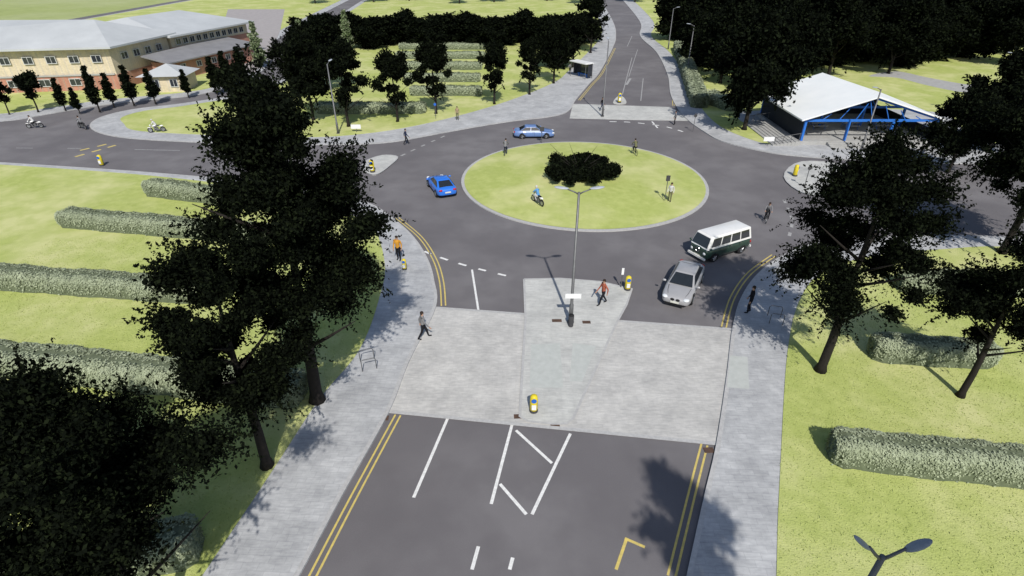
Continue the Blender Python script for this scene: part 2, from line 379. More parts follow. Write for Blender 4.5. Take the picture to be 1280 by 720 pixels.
def tufts(poly, x0, x1, y0, y1, n):
    x = rg.uniform(x0, x1, n); y = rg.uniform(y0, y1, n); k = inpoly(x, y, poly); x, y = x[k], y[k]; n = len(x)
    a = rg.uniform(0, 2*pi, n); w = rg.uniform(.015, .035, n); h = rg.uniform(.02, .07, n); lx = rg.normal(0, .05, n); ly = rg.normal(0, .05, n)
    v = np.zeros((n, 3, 3)); v[:, 0] = np.stack([x-w*np.cos(a), y-w*np.sin(a), np.full(n, .12)], 1); v[:, 1] = np.stack([x+w*np.cos(a), y+w*np.sin(a), np.full(n, .12)], 1)
    v[:, 2] = np.stack([x+lx, y+ly, .125+h], 1)
    o = npmesh('grass', v.reshape(-1, 3), 3, [M['blade']], np.zeros(n, int)); tag(o, 'short green lawn grass', 'grass', kind='stuff')
tufts(sw_gp, -36, -8, 8, 40, 45000); tufts(se_gp, 7, 38, 6, 34, 45000)

# ------------------------------------------------------------ vegetation
def crown(name, h0, h1, rx, seed, n, ls, nl, parent, mats, shape='round', fuzz=.28, inner=6, lr=(.2, .42), dx=0., sprigs=0, sl=1.0, sq=.8):
    g = np.random.default_rng(seed); hc = (h0+h1)/2; hh = (h1-h0)/2
    C = []; RR = []; ph = g.uniform(0, 6.28, 4)
    while len(C) < nl:
        d = g.uniform(-1, 1, 3)
        if np.dot(d, d) > 1: continue
        zz = d[2]
        if shape == 'cone': s = max(.12, (1-(zz+1)/2)); c = (d[0]*rx*s*.8, d[1]*rx*s*.8, hc+zz*hh*.92); r = rx*(.25+.45*s)
        elif shape == 'flat': s = 1; c = (d[0]*rx*.88, d[1]*rx*.88, hc+zz*hh*.3); r = rx*g.uniform(.11, .18)
        elif shape == 'feather':
            s = 1.02-.38*max(0, zz)-.2*max(0, -zz); an = atan2(d[1], d[0])
            s *= 1+.16*sin(2*an+zz*3+ph[0])+.12*sin(3*an-zz*5+ph[1])
            c = (d[0]*rx*.86*s+dx, d[1]*rx*.86*s, hc+zz*hh*.9); r = rx*g.uniform(*lr)
        else:
            s = 1.0-.25*max(0, zz); c = (d[0]*rx*.74*s, d[1]*rx*.74*s, hc+zz*hh*.8); r = rx*g.uniform(*lr)
        C.append(c); RR.append(r)
    C = np.array(C); RR = np.array(RR); w = RR**2; w /= w.sum()
    def quads(p, size, asp):
        n = len(p)
        a = g.normal(size=(n, 3)); a /= np.linalg.norm(a, axis=1)[:, None]; b = np.cross(a, g.normal(size=(n, 3))); b /= np.linalg.norm(b, axis=1)[:, None]
        s = size*g.uniform(.55, 1.35, n)[:, None]; a = a*s*.5; b = b*s*asp
        return np.stack([p-a, p-b*1.0, p+a, p+b*1.0], 1).reshape(-1, 3)
    def leaves(n, k, size, outl, asp=.3):
        i = g.choice(nl, n, p=w); d = g.normal(size=(n, 3)); d /= np.linalg.norm(d, axis=1)[:, None]
        rad = RR[i]*(g.uniform(0, 1, n)**.45)*k*(1+outl*np.abs(g.normal(0, fuzz, n)))
        p = C[i]+d*rad[:, None]*np.array([1, 1, sq]); p[:, 2] = np.maximum(p[:, 2], .08)
        return quads(p, size, asp)
    parts = [leaves(n, 1., ls*1.25, 1), leaves(n//inner, .6, ls*3.2, 0)]
    if sprigs:
        m = 26; i = g.choice(nl, sprigs, p=w); cen = np.array([dx, 0, hc]); o = C[i]-cen; o /= np.linalg.norm(o, axis=1)[:, None]+1e-6
        dr = o+g.normal(0, .45, (sprigs, 3))+np.array([0, 0, .25]); dr /= np.linalg.norm(dr, axis=1)[:, None]
        st = C[i]+dr*RR[i][:, None]*.6; L = sl*g.uniform(.5, 1.4, sprigs)
        t = g.uniform(0, 1, (sprigs, m)); p = st[:, None, :]+dr[:, None, :]*(t*L[:, None])[:, :, None]+g.normal(0, .10, (sprigs, m, 3))*(1.15-t)[:, :, None]*sl
        p[:, :, 2] -= (t**2)*.25*L[:, None]
        parts.append(quads(p.reshape(-1, 3), ls*1.1, .28))
    v = np.concatenate(parts); nf = len(v)//4
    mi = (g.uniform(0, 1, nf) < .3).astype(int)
    return npmesh(name, v, 4, mats, mi, parent)
def trunk(h, r, rx, h0, h1, seed, parent, nb=7, dx=0.):
    rr = random.Random(seed); mb = MB(); lean = (rr.uniform(-.3, .3)+dx, rr.uniform(-.3, .3))
    top = h0+(h1-h0)*.75
    pts = [(lean[0]*(t**1.5)+.06*sin(t*7), lean[1]*(t**1.5), top*t) for t in (0, .04, .2, .4, .6, .8, 1)]
    mb.tube(pts, [r*1.6, r*1.1, r, r*.85, r*.6, r*.35, r*.1], 9)
    for k in range(nb):
        a = 2*pi*k/nb+rr.uniform(-.4, .4); z = h0*.75+(h1-h0)*rr.uniform(0, .5); L = rx*rr.uniform(.5, .85)
        x0, y0 = lean[0]*(z/top)**1.5, lean[1]*(z/top)**1.5
        mb.tube([(x0, y0, z), (x0+cos(a)*L*.45, y0+sin(a)*L*.45, z+L*.32), (x0+cos(a)*L, y0+sin(a)*L, z+L*.75)], [r*.45, r*.28, r*.06], 6)
    return mb.build('trunk', M['bark'], parent, smooth=True)
def make_tree(name, loc, h0, h1, rx, seed, n, ls, nl, label, cat='tree', group=None, mats=None, shape='round', r=None, nb=7, dx=0., **k):
    t = empty(name, loc)
    trunk(h1, r or .017*h1, rx, h0, h1, seed, t, nb, dx)
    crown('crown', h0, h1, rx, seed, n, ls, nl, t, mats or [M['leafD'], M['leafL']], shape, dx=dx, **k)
    return tag(t, label, cat, group)
def place(proto, loc, s, rz, label, group=None, sz=None):
    c = copy_tree(proto); c.location = loc; c.scale = (s, s, sz or s); c.rotation_euler = (0, 0, rz); c['label'] = label
    if 'group' in c: del c['group']
    if group: c['group'] = group
    return c
GZ = .12
def at(u, v, z=GZ): x, y = P(u, v, z); return (x, y, z)
FE = dict(shape='feather', fuzz=.5, lr=(.12, .26))
NE_ = dict(shape='feather', fuzz=.45, lr=(.10, .23), sq=.6)
# near trees, each its own
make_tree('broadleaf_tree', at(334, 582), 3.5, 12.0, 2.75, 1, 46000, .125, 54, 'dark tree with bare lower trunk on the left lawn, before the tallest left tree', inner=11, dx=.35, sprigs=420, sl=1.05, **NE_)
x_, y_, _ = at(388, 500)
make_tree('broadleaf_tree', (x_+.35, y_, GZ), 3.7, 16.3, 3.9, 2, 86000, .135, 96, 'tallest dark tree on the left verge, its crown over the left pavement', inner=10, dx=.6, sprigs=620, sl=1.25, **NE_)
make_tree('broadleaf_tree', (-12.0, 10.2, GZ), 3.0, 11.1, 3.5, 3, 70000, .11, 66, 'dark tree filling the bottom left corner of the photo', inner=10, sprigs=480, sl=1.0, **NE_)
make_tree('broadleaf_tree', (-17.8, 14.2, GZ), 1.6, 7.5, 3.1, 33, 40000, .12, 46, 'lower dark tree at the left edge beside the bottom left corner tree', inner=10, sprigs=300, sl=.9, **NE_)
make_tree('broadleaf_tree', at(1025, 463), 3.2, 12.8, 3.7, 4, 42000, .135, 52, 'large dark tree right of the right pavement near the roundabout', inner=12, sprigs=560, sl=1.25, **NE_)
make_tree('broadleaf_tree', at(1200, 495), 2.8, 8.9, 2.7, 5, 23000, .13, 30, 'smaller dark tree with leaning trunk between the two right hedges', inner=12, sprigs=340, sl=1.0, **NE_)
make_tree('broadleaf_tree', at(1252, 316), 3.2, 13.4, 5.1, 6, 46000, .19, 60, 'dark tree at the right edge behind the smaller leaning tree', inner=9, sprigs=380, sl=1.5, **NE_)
make_tree('broadleaf_tree', (8.9, .9, .12), 10.2, 16.7, 1.5, 7, 7000, .2, 26, 'slender street tree beside the right kerb nearest the camera', r=.16, shape='feather', fuzz=.5, sprigs=80, sl=.7)
# roundabout shrub
make_tree('spreading_shrub', (CX-.35, CY-.55, .5), .3, 1.35, 4.1, 8, 16000, .22, 52, 'low black spreading shrub on the roundabout island', 'shrub', shape='flat', r=.12, fuzz=.15)
# mid trees
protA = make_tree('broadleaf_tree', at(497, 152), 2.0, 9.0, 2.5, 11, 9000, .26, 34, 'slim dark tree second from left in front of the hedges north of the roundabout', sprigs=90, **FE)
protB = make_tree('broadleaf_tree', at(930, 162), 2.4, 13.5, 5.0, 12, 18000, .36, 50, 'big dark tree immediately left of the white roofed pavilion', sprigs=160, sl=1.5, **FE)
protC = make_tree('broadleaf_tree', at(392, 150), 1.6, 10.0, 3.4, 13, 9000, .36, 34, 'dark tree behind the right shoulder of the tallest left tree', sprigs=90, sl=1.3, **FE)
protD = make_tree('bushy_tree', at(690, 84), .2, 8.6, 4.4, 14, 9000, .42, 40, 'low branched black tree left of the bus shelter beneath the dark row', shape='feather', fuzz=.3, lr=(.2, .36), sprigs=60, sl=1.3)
A = [((545, 142), 1.05, 'slim dark tree third from left in front of the northern hedges'),
     ((618, 130), .95, 'dark tree with visible trunk right of the northern hedges'),
     ((436, 158), 1.15, 'slim dark tree leftmost in front of the northern hedges'),
     ((662, 118), .9, 'dark tree second right of the northern hedges'),
     ((692, 104), 1.0, 'dark tree left of the bus shelter'),
     ((738, 66), 1.3, 'dark tree at the left side of the far end of the northern road'),
     ((716, 84), 1.0, 'dark tree just behind the bus shelter'),
     ((300, 150), .8, 'dark tree behind the top of the tallest left tree, nearest the annex')]
for i, (p, s, lb) in enumerate(A): place(protA, at(*p), s, i*1.3, lb)
B = [((410, 112), .82, 'dark tree behind the leftmost slim tree north of the roundabout'),
     ((975, 120), .95, 'big dark tree behind the pavilion roof left corner'),
     ((1035, 96), 1.1, 'big dark tree directly behind the pavilion ridge'),
     ((1110, 92), 1.0, 'big dark tree behind the right half of the pavilion'),
     ((900, 104), 1.05, 'big dark tree up the slope left of the pavilion beside the northern road'),
     ((1000, 70), 1.3, 'far dark tree above the pavilion, left of two'),
     ((1090, 66), 1.3, 'far dark tree above the pavilion, right of two'),
     ((1172, 72), 1.2, 'far dark tree at upper right left of the pale far lawn'),
     ((912, 70), 1.2, 'far dark tree behind the trees left of the pavilion'),
     ((1235, 190), .85, 'dark tree beside the east road near the right edge'),
     ((1185, 215), .62, 'small dark tree right of the pavilion'),
     ((378, 120), .7, 'dark bushy tree left of the dark row behind the tallest left tree'),
     ((948, 96), 1.1, 'dark tree filling the gap above the pavilion left corner'),
     ((1142, 82), .95, 'dark tree above the pavilion right roof corner'),
     ((1262, 82), 1.0, 'dark tree at the upper right edge beyond the pale path')]
for i, (p, s, lb) in enumerate(B): place(protB, at(*p), s, i*1.7+.4, lb, sz=s*.95)
ords = ['first', 'second', 'third', 'fourth', 'fifth', 'sixth', 'seventh', 'eighth', 'ninth', 'tenth', 'eleventh', 'twelfth', 'thirteenth', 'fourteenth', 'fifteenth', 'sixteenth']
for i in range(15):
    place(protD, at(384+i*24.5, 60-(i % 3)*4), 1.1+.12*(i % 3), i*2.1, ords[i]+' tree from the left in the dark row behind the northern hedges', 'dark tree row behind the northern hedges', sz=.72+.06*(i % 2))
for i in range(14):
    place(protD, at(872+i*28, 82-(i % 3)*7-(10 if i > 10 else 0)), 1.25+.12*(i % 3), i*1.3, ords[i]+' bushy tree from the left in the thicket above the pavilion', 'thicket of bushy trees above the pavilion', sz=1.1)
for i in range(13):
    place(protD, at(846+i*36, 50-(i % 3)*5), 1.7+.12*(i % 3), i*1.1, ords[i]+' tree from the left in the farthest dark row at upper right', 'farthest dark tree row at upper right', sz=1.3)
for i in range(9):
    place(protC, (-75+i*17+(i % 2)*4, 240+(i % 3)*6, 0), 1.4+.1*(i % 3), i*1.9, ords[i]+' tree from the left along the far edge of the northern field', 'trees along the far field edge')
# cypresses
cy = make_tree('cypress_tree', at(125, 140), .3, 6.5, 1.0, 21, 2200, .26, 18, 'x', shape='cone', r=.09)
cy['label'] = 'dark cypress by the back road, third from the left'
cys = [((82, 138), .75), ((100, 142), .6), ((143, 134), .8), ((168, 132), .95), ((195, 130), .85), ((272, 118), .95), ((287, 112), 1.0), ((306, 108), 1.05), ((236, 122), .7)]
cl = ['dark cypress by the back road, leftmost', 'shortest dark cypress by the back road, second from the left', 'dark cypress by the back road, fourth from the left', 'dark cypress in front of the small annex, fifth from the left',
      'dark cypress right of the annex door, sixth from the left', 'tall cypress left of the pair beside the red brick wing', 'tall cypress in the middle beside the red brick wing', 'tall cypress right of the red brick wing', 'short cypress between annex and red brick wing']
for i, ((p, s), lb) in enumerate(zip(cys, cl)): place(cy, at(*p), s*1.15, i, lb, sz=s*.95)
rt = make_tree('round_tree', at(48, 140), 1.6, 5.6, 1.7, 22, 2600, .28, 16, 'small round dark tree in front of the buff building left end', r=.1)
place(rt, at(12, 143), .85, 2, 'small round dark tree at the far left edge by the back road')
po = make_tree('poplar_tree', at(326, 84), .4, 9, 1.3, 23, 3000, .32, 20, 'pale green poplar right of the building', mats=[M['poplar'], M['hedgeB']], shape='cone', r=.12)
place(po, at(380, 72), .9, 1, 'pale green poplar behind the dark tree row, left of two'); place(po, at(436, 62), 1.0, 2, 'pale green poplar behind the dark tree row, right of two')

def hedge(p0, p1, W, Hh, seed, dens, ls, label, group=None):
    g = np.random.default_rng(seed); p0 = np.array(p0); p1 = np.array(p1); d = p1-p0; L = float(np.hypot(*d)); d = d/L; nrm = np.array([-d[1], d[0]])
    ph = g.uniform(0, 6, 8)
    def surf(s, a, k=1.):
        c, q = np.cos(a), np.sin(a)
        y = W/2*np.sign(c)*np.abs(c)**.42; z = Hh*np.abs(q)**.38
        e = np.minimum(s, L-s); cap = np.clip(e/.35, 0, 1)**.4*.4+.6
        wob = 1+.05*np.sin(s*1.3+ph[0])+.04*np.sin(s*2.9+ph[1]+a*2)+.03*np.sin(s*6.1+ph[2]+a*5)
        y = y*cap*wob*k; z = z*(cap*.35+.65)*(1+.04*np.sin(s*.9+ph[3])+.03*np.sin(s*4.3+ph[4]+y*3))*k
        return p0[0]+d[0]*s+nrm[0]*y, p0[1]+d[1]*s+nrm[1]*y, z
    ns = max(8, int(L/.4)); na = 14; S, Aa = np.meshgrid(np.linspace(0, L, ns), np.linspace(0, pi, na), indexing='ij')
    X, Y, Zz = surf(S, Aa, .96); vs = list(zip(X.ravel(), Y.ravel(), Zz.ravel()+.1))
    fs = [(i*na+j, (i+1)*na+j, (i+1)*na+j+1, i*na+j+1) for i in range(ns-1) for j in range(na-1)]+[tuple(range(na)), tuple((ns-1)*na+j for j in range(na))[::-1]]
    fs = [tuple(int(q) for q in f) for f in fs]
    n = int(dens*L*(2*Hh+W)); s = g.uniform(0, L, n); ne = n//14; s[:ne] = 0.02; s[ne:2*ne] = L-.02
    a = g.uniform(0, pi, n); x, y, z = surf(s, a); k = g.uniform(0, 1, n)**.5
    mid = np.array([p0[0]+d[0]*s, p0[1]+d[1]*s]).T
    x[:2*ne] = mid[:2*ne, 0]+(x[:2*ne]-mid[:2*ne, 0])*k[:2*ne]; y[:2*ne] = mid[:2*ne, 1]+(y[:2*ne]-mid[:2*ne, 1])*k[:2*ne]; z[:2*ne] *= k[:2*ne]
    p = np.stack([x, y, z+.1], 1)+g.normal(0, ls*.25, (n, 3)); p[:, 2] = np.maximum(p[:, 2], .12)
    nv = np.stack([nrm[0]*np.cos(a), nrm[1]*np.cos(a), np.sin(a)+.3], 1)+g.normal(0, .28, (n, 3)); nv /= np.linalg.norm(nv, axis=1)[:, None]
    t = np.cross(nv, g.normal(size=(n, 3))); t /= np.linalg.norm(t, axis=1)[:, None]; b = np.cross(nv, t)
    sz = ls*g.uniform(.6, 1.3, n)[:, None]; t = t*sz*.55; b = b*sz*.38
    v = np.stack([p-t, p-b, p+t, p+b], 1).reshape(-1, 3); o0 = len(vs)
    # hedge top paler than its sides: light from above painted into the leaf mix
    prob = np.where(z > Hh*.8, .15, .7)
    vs += [tuple(q) for q in v.tolist()]; fs += [(o0+4*i, o0+4*i+1, o0+4*i+2, o0+4*i+3) for i in range(n)]
    me = bpy.data.meshes.new('hedge'); me.from_pydata(vs, [], fs)
    for m in (M['hedgeC'], M['hedgeA'], M['hedgeB']): me.materials.append(m)
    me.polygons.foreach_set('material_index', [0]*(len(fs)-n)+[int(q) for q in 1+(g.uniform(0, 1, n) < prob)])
    o = bpy.data.objects.new('hedge', me); col.objects.link(o); tag(o, label, 'hedge', group)
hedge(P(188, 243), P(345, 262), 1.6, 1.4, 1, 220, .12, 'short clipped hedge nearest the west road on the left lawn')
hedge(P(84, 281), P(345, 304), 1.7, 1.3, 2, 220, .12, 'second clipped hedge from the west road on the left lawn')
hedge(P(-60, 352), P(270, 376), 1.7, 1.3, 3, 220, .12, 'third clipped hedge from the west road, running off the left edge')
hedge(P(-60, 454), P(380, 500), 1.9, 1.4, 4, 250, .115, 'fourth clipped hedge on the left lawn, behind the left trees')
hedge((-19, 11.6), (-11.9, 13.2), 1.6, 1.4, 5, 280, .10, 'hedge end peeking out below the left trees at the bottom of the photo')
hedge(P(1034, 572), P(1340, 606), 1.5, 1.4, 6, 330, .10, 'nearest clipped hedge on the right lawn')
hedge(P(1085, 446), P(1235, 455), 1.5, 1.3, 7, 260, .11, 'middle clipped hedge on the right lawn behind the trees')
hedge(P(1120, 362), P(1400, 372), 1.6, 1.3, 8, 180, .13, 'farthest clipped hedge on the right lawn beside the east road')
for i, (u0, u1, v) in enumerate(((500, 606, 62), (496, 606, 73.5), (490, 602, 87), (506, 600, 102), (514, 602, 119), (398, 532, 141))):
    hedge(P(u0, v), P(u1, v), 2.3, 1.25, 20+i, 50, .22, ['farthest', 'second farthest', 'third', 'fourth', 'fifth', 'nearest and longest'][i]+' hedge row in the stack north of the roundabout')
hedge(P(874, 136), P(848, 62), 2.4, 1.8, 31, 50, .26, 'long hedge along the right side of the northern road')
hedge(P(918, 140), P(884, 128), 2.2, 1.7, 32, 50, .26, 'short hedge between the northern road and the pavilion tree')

# ------------------------------------------------------------ buildings
def wall_windows(t, a, b, z0, z1, n, fr, m0=.06, off=.06):
    a = Vector((*a, 0)); b = Vector((*b, 0)); d = (b-a); L = d.length; d.normalize(); nv = Vector((d.y, -d.x, 0)); rz = atan2(d.y, d.x)
    for i in range(n):
        c = a+d*L*((i+.5)/n); w = L/n*fr
        f = MB()
        for q in (-1, 1):
            f.box((*(c+d*q*w/2+nv*off).xy, (z0+z1)/2), (m0*1.5, .14, z1-z0), rz)
        for z in (z0, z1): f.box((*(c+nv*off).xy, z), (w+.1, .16, m0*1.5), rz)
        f.box((*(c+nv*off).xy, (z0+z1)/2), (m0, .12, z1-z0-.1), rz)
        fo = f.build('window', M['wframe'], t)
        MB().box((*(c+nv*off*.5).xy, (z0+z1)/2), (w, .08, z1-z0), rz).build('pane', M['pane'], fo)
def walls(mb, poly, z0, z1, mi=0):
    n = len(poly); mb.add([(*p, z0) for p in poly]+[(*p, z1) for p in poly], [(i, (i+1) % n, n+(i+1) % n, n+i) for i in range(n)]+[tuple(range(n, 2*n))], mi)
def hip(t, poly, z, rd, zr, m, th=.28):
    m_ = MB(); m_.add([(*p, z) for p in poly]+[(*p, z+th) for p in poly]+[(*p, zr) for p in rd],
        [(0, 1, 5, 4), (1, 2, 6, 5), (2, 3, 7, 6), (3, 0, 4, 7), (4, 5, 9, 8), (5, 6, 9), (6, 7, 8, 9), (7, 4, 8), (0, 3, 2, 1)]); return m_.build('roof', m, t)
t = empty('school_building', (0, 0, 0)); tag(t, 'large two storey buff brick building with pale grey hipped roof at upper left', 'building')
m_ = MB(); walls(m_, [(-125, 82), (-62, 93), (-60.3, 107), (-122, 116)], .0, 2.3); m_.build('lower_wall', M['brick_r'], t)
m_ = MB(); walls(m_, [(-124.9, 82.1), (-62.1, 93.1), (-60.4, 106.9), (-121.9, 115.9)], 2.3, 6.2); m_.build('upper_wall', M['brick_y'], t)
hip(t, [(-126, 80.8), (-61, 92), (-59.2, 108.2), (-123, 117.3)], 6.2, [(-116, 99), (-68, 101)], 9.3, M['roofg'])
wall_windows(t, (-100, 86.36), (-62.5, 92.9), 4.2, 5.2, 12, .42)
wall_windows(t, (-100, 86.36), (-66, 92.3), .9, 1.9, 8, .36)
wall_windows(t, (-61.9, 94.5), (-60.5, 105.5), 4.2, 5.2, 4, .5)
MB().box((-79, 89.95, 2.4), (34, .16, .22), atan2(11, 63)).build('string_course', M['conc'], t)
t = empty('school_wing'); tag(t, 'stepped rear wing with pale roof and band of windows behind the buff building', 'building')
m_ = MB(); walls(m_, [(-82, 111), (-60, 107.2), (-54.5, 127), (-80, 133)], 0, 4.1); m_.build('lower_wall', M['brick_r'], t)
m_ = MB(); walls(m_, [(-81.9, 111.1), (-60.1, 107.3), (-54.6, 126.9), (-79.9, 132.9)], 4.1, 5.9); m_.build('upper_wall', M['brick_y'], t)
hip(t, [(-83, 109.6), (-59, 105.6), (-53.2, 128), (-80.5, 134.5)], 5.9, [(-70, 113), (-67, 126)], 8.4, M['roofg'])
wall_windows(t, (-59.85, 108), (-54.9, 126), 4.45, 5.4, 11, .66)
t = empty('brick_wing'); tag(t, 'low red brick wing with grey lean-to roof against the buff building', 'building')
m_ = MB(); walls(m_, [(-60.0, 99.5), (-57, 98.7), (-50.5, 118), (-56, 119.5)], 0, 3.0); m_.build('wall', M['brick_r'], t)
m_ = MB(); m_.add([(-60.6, 98.2, 4.0), (-56, 97.4, 3.0), (-49.5, 118.8, 3.0), (-56.7, 120.8, 4.0), (-60.6, 98.2, 4.2), (-56, 97.4, 3.2), (-49.5, 118.8, 3.2), (-56.7, 120.8, 4.2)], [(0, 1, 2, 3), (4, 5, 6, 7), (0, 1, 5, 4), (1, 2, 6, 5), (2, 3, 7, 6), (3, 0, 4, 7)]); m_.build('roof', M['roofd'], t)
wall_windows(t, (-56.6, 100), (-51, 116.5), 1.5, 2.4, 5, .3)
t = empty('annex'); tag(t, 'small square annex with hipped grey roof in front of the buff building', 'building')
m_ = MB(); fa = [(-56.5, 90.5), (-50.8, 91.2), (-51.4, 96.2), (-57.1, 95.5)]; walls(m_, fa, 0, 2.5); m_.build('wall', M['brick_y'], t)
m_ = MB(); fo_ = [(-57.3, 89.7), (-50.1, 90.6), (-50.8, 97), (-57.9, 96.2)]; m_.add([(*p, 2.5) for p in fo_]+[(-54, 93.3, 3.9)], [(0, 1, 4), (1, 2, 4), (2, 3, 4), (3, 0, 4), (3, 2, 1, 0)]); m_.build('roof', M['roofg'], t)
wall_windows(t, (-56.3, 90.52), (-51, 91.18), .9, 2.0, 2, .4)
# pavilion
t = empty('pavilion', (0, 0, 0)); tag(t, 'open pavilion with white gabled roof and blue steel trusses at upper right', 'pavilion')
x0, x1, xm, y0, y1, ze, za = 33.2, 48.4, 40.4, 64.4, 76.6, 3.0, 5.4
m_ = MB(); m_.box(((x0+x1)/2, (y0+y1)/2, .25), (x1-x0+.6, y1-y0+.6, .5)); m_.build('floor_slab', M['conc'], t)
m_ = MB(); th = .16
for (a, za_, b, zb_) in ((x0-.6, ze-.15, xm, za), (xm, za, x1+.6, ze-.15)):
    m_.add([(a, y0-.6, za_), (b, y0-.6, zb_), (b, y1+.6, zb_), (a, y1+.6, za_), (a, y0-.6, za_+th), (b, y0-.6, zb_+th), (b, y1+.6, zb_+th), (a, y1+.6, za_+th)],
           [(0, 3, 2, 1), (4, 5, 6, 7), (0, 1, 5, 4), (1, 2, 6, 5), (2, 3, 7, 6), (3, 0, 4, 7)])
m_.build('roof', M['roofw'], t)
for y in (y0, y0+6.1, y1):
    m_ = MB(); m_.box(((x0+x1)/2, y, ze-.2), (x1-x0, .18, .26))
    for (a, b) in (((x0, ze-.1), (xm, za-.15)), ((xm, za-.15), (x1, ze-.1))): m_.tube([(a[0], y, a[1]), (b[0], y, b[1])], .12, 6)
    for k in range(1, 8):
        xx = x0+(x1-x0)*k/8; hz = ze+(za-ze)*(1-abs(xx-xm)/((x1-x0)/2))-.2; m_.tube([(xx, y, ze-.2), (xx+(.9 if xx < xm else -.9), y, max(ze, hz))], .05, 5)
    m_.build('truss', M['bsteel'], t)
    for x in (x0+.15, x0+5.1, x0+10.1, x1-.15):
        MB().box((x, y, 1.65), (.24, .24, 2.4)).build('column', M['bsteel'], t)
m_ = MB(); m_.box((x0+.05, (y0+y1)/2, 1.6), (.1, y1-y0-.4, 2.2)); m_.build('side_wall', M['dwall'], t)
m_ = MB(); m_.box(((x0+x1)/2, y1-.1, 1.6), (x1-x0-.4, .1, 2.2)); m_.build('rear_wall', M['dwall'], t)
m_ = MB(); m_.box((x1-.05, (y0+y1)/2, 1.1), (.1, y1-y0-.4, 1.2)); m_.build('side_wall', M['dwall'], t)
m_ = MB()
for k in range(4): m_.box(((x0+x1)/2+1, y0-.5-.35*k, .43-.1*k-.05), (x1-x0-4, .35, .1+.0))
for k in range(4): m_.box(((x0+x1)/2+1, y0-.5-.35*k, (.38-.1*k)/2+.03), (x1-x0-4.01, .34, .38-.1*k-.08))
m_.build('step', M['conc'], t)
m_ = MB()
for k in range(7): m_.box((x0-.6-.42*k, y0+4, .1+(.5-.06*k)/2), (.4, 9.5, .5-.06*k))
m_.build('side_step', M['conc'], t)
for q in (y0-.6, y0+8.6):
    m_ = MB(); m_.tube([(x0-.3, q, 1.5), (x0-3.2, q, 1.0)], .04, 5)
    for k in range(4): m_.tube([(x0-.4-.9*k, q, .2), (x0-.4-.9*k, q, 1.45-.14*k)], .03, 5)
    m_.build('handrail', M['galv'], t)
def table(loc, label):
    t = empty('picnic_table', loc); MB().box((0, 0, .74), (1.8, .8, .05)).build('tabletop', M['conc'], t)
    for s in (-1, 1):
        MB().box((0, s*.65, .45), (1.8, .28, .04)).build('bench', M['conc'], t)
        MB().tube([(s*.7, -.7, 0), (s*.7, -.2, .72)], .03, 5).tube([(s*.7, .7, 0), (s*.7, .2, .72)], .03, 5).box((s*.7, 0, .41), (.05, 1.5, .05)).build('leg', M['bsteel'], t)
    tag(t, label, 'table')
table((37.5, 69.5, .5), 'grey picnic table at the left under the pavilion roof'); table((41.5, 69.5, .5), 'grey picnic table in the middle under the pavilion roof'); table((45.3, 69.7, .5), 'grey picnic table at the right under the pavilion roof')
# bus shelter
x, y = P(726, 97); t = empty('bus_shelter', (x, y, .1), R(-55)); tag(t, 'small white roofed bus shelter beside the northern road', 'bus shelter')
MB().box((0, 0, 2.45), (4.2, 1.9, .14)).box((0, 0, 2.54), (3.8, 1.5, .06)).build('roof', M['signw'], t)
MB().box((0, .75, 1.3), (3.8, .05, 2.0)).build('back_panel', M['pane'], t)
for s in (-1, 1):
    MB().box((s*1.85, .3, 1.3), (.05, .9, 2.0)).build('side_panel', M['pane'], t)
    for yy in (-.7, .8): MB().tube([(s*1.9, yy, 0), (s*1.9, yy, 2.4)], .05, 6).build('post', M['galv'], t)
MB().box((0, .45, .5), (2.6, .35, .06)).box((-1, .45, .25), (.06, .3, .5)).box((1, .45, .25), (.06, .3, .5)).build('bench', M['bsteel'], t)

# ------------------------------------------------------------ street furniture
def street_lamp(loc, rz, label, h=8.5, double=True, up=.35, hm='lampglass', tilt=.12, reach=.95, hs=1.):
    t = empty('street_lamp', loc, rz)
    MB().tube([(0, 0, 0), (0, 0, 1.3), (0, 0, 1.35), (0, 0, h)], [.14, .13, .095, .065], 10).build('pole', M['galv'], t, smooth=True)
    MB().tube([(0, 0, 0), (0, 0, .08)], .22, 10).build('base_plate', M['galv'], t)
    for s in ((-1, 1) if double else (1,)):
        MB().tube([(0, 0, h-.12), (s*reach*.26, 0, h+.02), (s*reach*.66, 0, h+up*.5)], [.045, .04, .035], 7).build('arm', M['galv'], t, smooth=True)
        hd = MB(); hd.ell((s*reach, 0, h+up*.72), (.42*hs, .17*hs, .06*hs), 14, 6, tilt=s*tilt); hd.build('lamp_head', M[hm], t, smooth=True)
    return tag(t, label, 'street lamp')
x, y = P(713, 404); street_lamp((x, y, .07), 0, 'double headed street lamp standing on the near splitter island')
street_lamp((8.08, 7.42, .1), R(-3), 'double headed street lamp whose heads show at the bottom right corner', up=.6, hm='lampdim', tilt=.7, reach=.58, hs=.72)
x, y = P(753, 146); street_lamp((x, y, .1), R(90), 'street lamp at the left of the northern crossing', double=False, h=9.3)
x, y = P(423, 168); street_lamp((x, y, .12), R(80), 'street lamp on the lawn north of the west road', double=False, h=8)
x, y = P(858, 95); street_lamp((x, y, .1), R(180), 'street lamp at the right of the northern road', double=False, h=8)
x, y = P(1075, 192); street_lamp((x, y, .1), R(200), 'street lamp in front of the pavilion', double=False, h=6.8)
x, y = P(1232, 150); street_lamp((x, y, .12), R(200), 'street lamp near the upper right edge', double=False, h=8)
x, y = P(835, 62); street_lamp((x, y, .1), R(0), 'small far street lamp beside the northern road', double=False, h=8)
x, y = P(713, 404)
t = empty('road_sign', (x, y-.12, 1.75)); tag(t, 'white rectangular sign board fixed to the near splitter lamp post', 'sign')
MB().box((.05, 0, .3), (.95, .03, .32)).build('sign_panel', M['signw'], t); MB().box((0, .05, .3), (.12, .08, .1)).build('bracket', M['galv'], t)
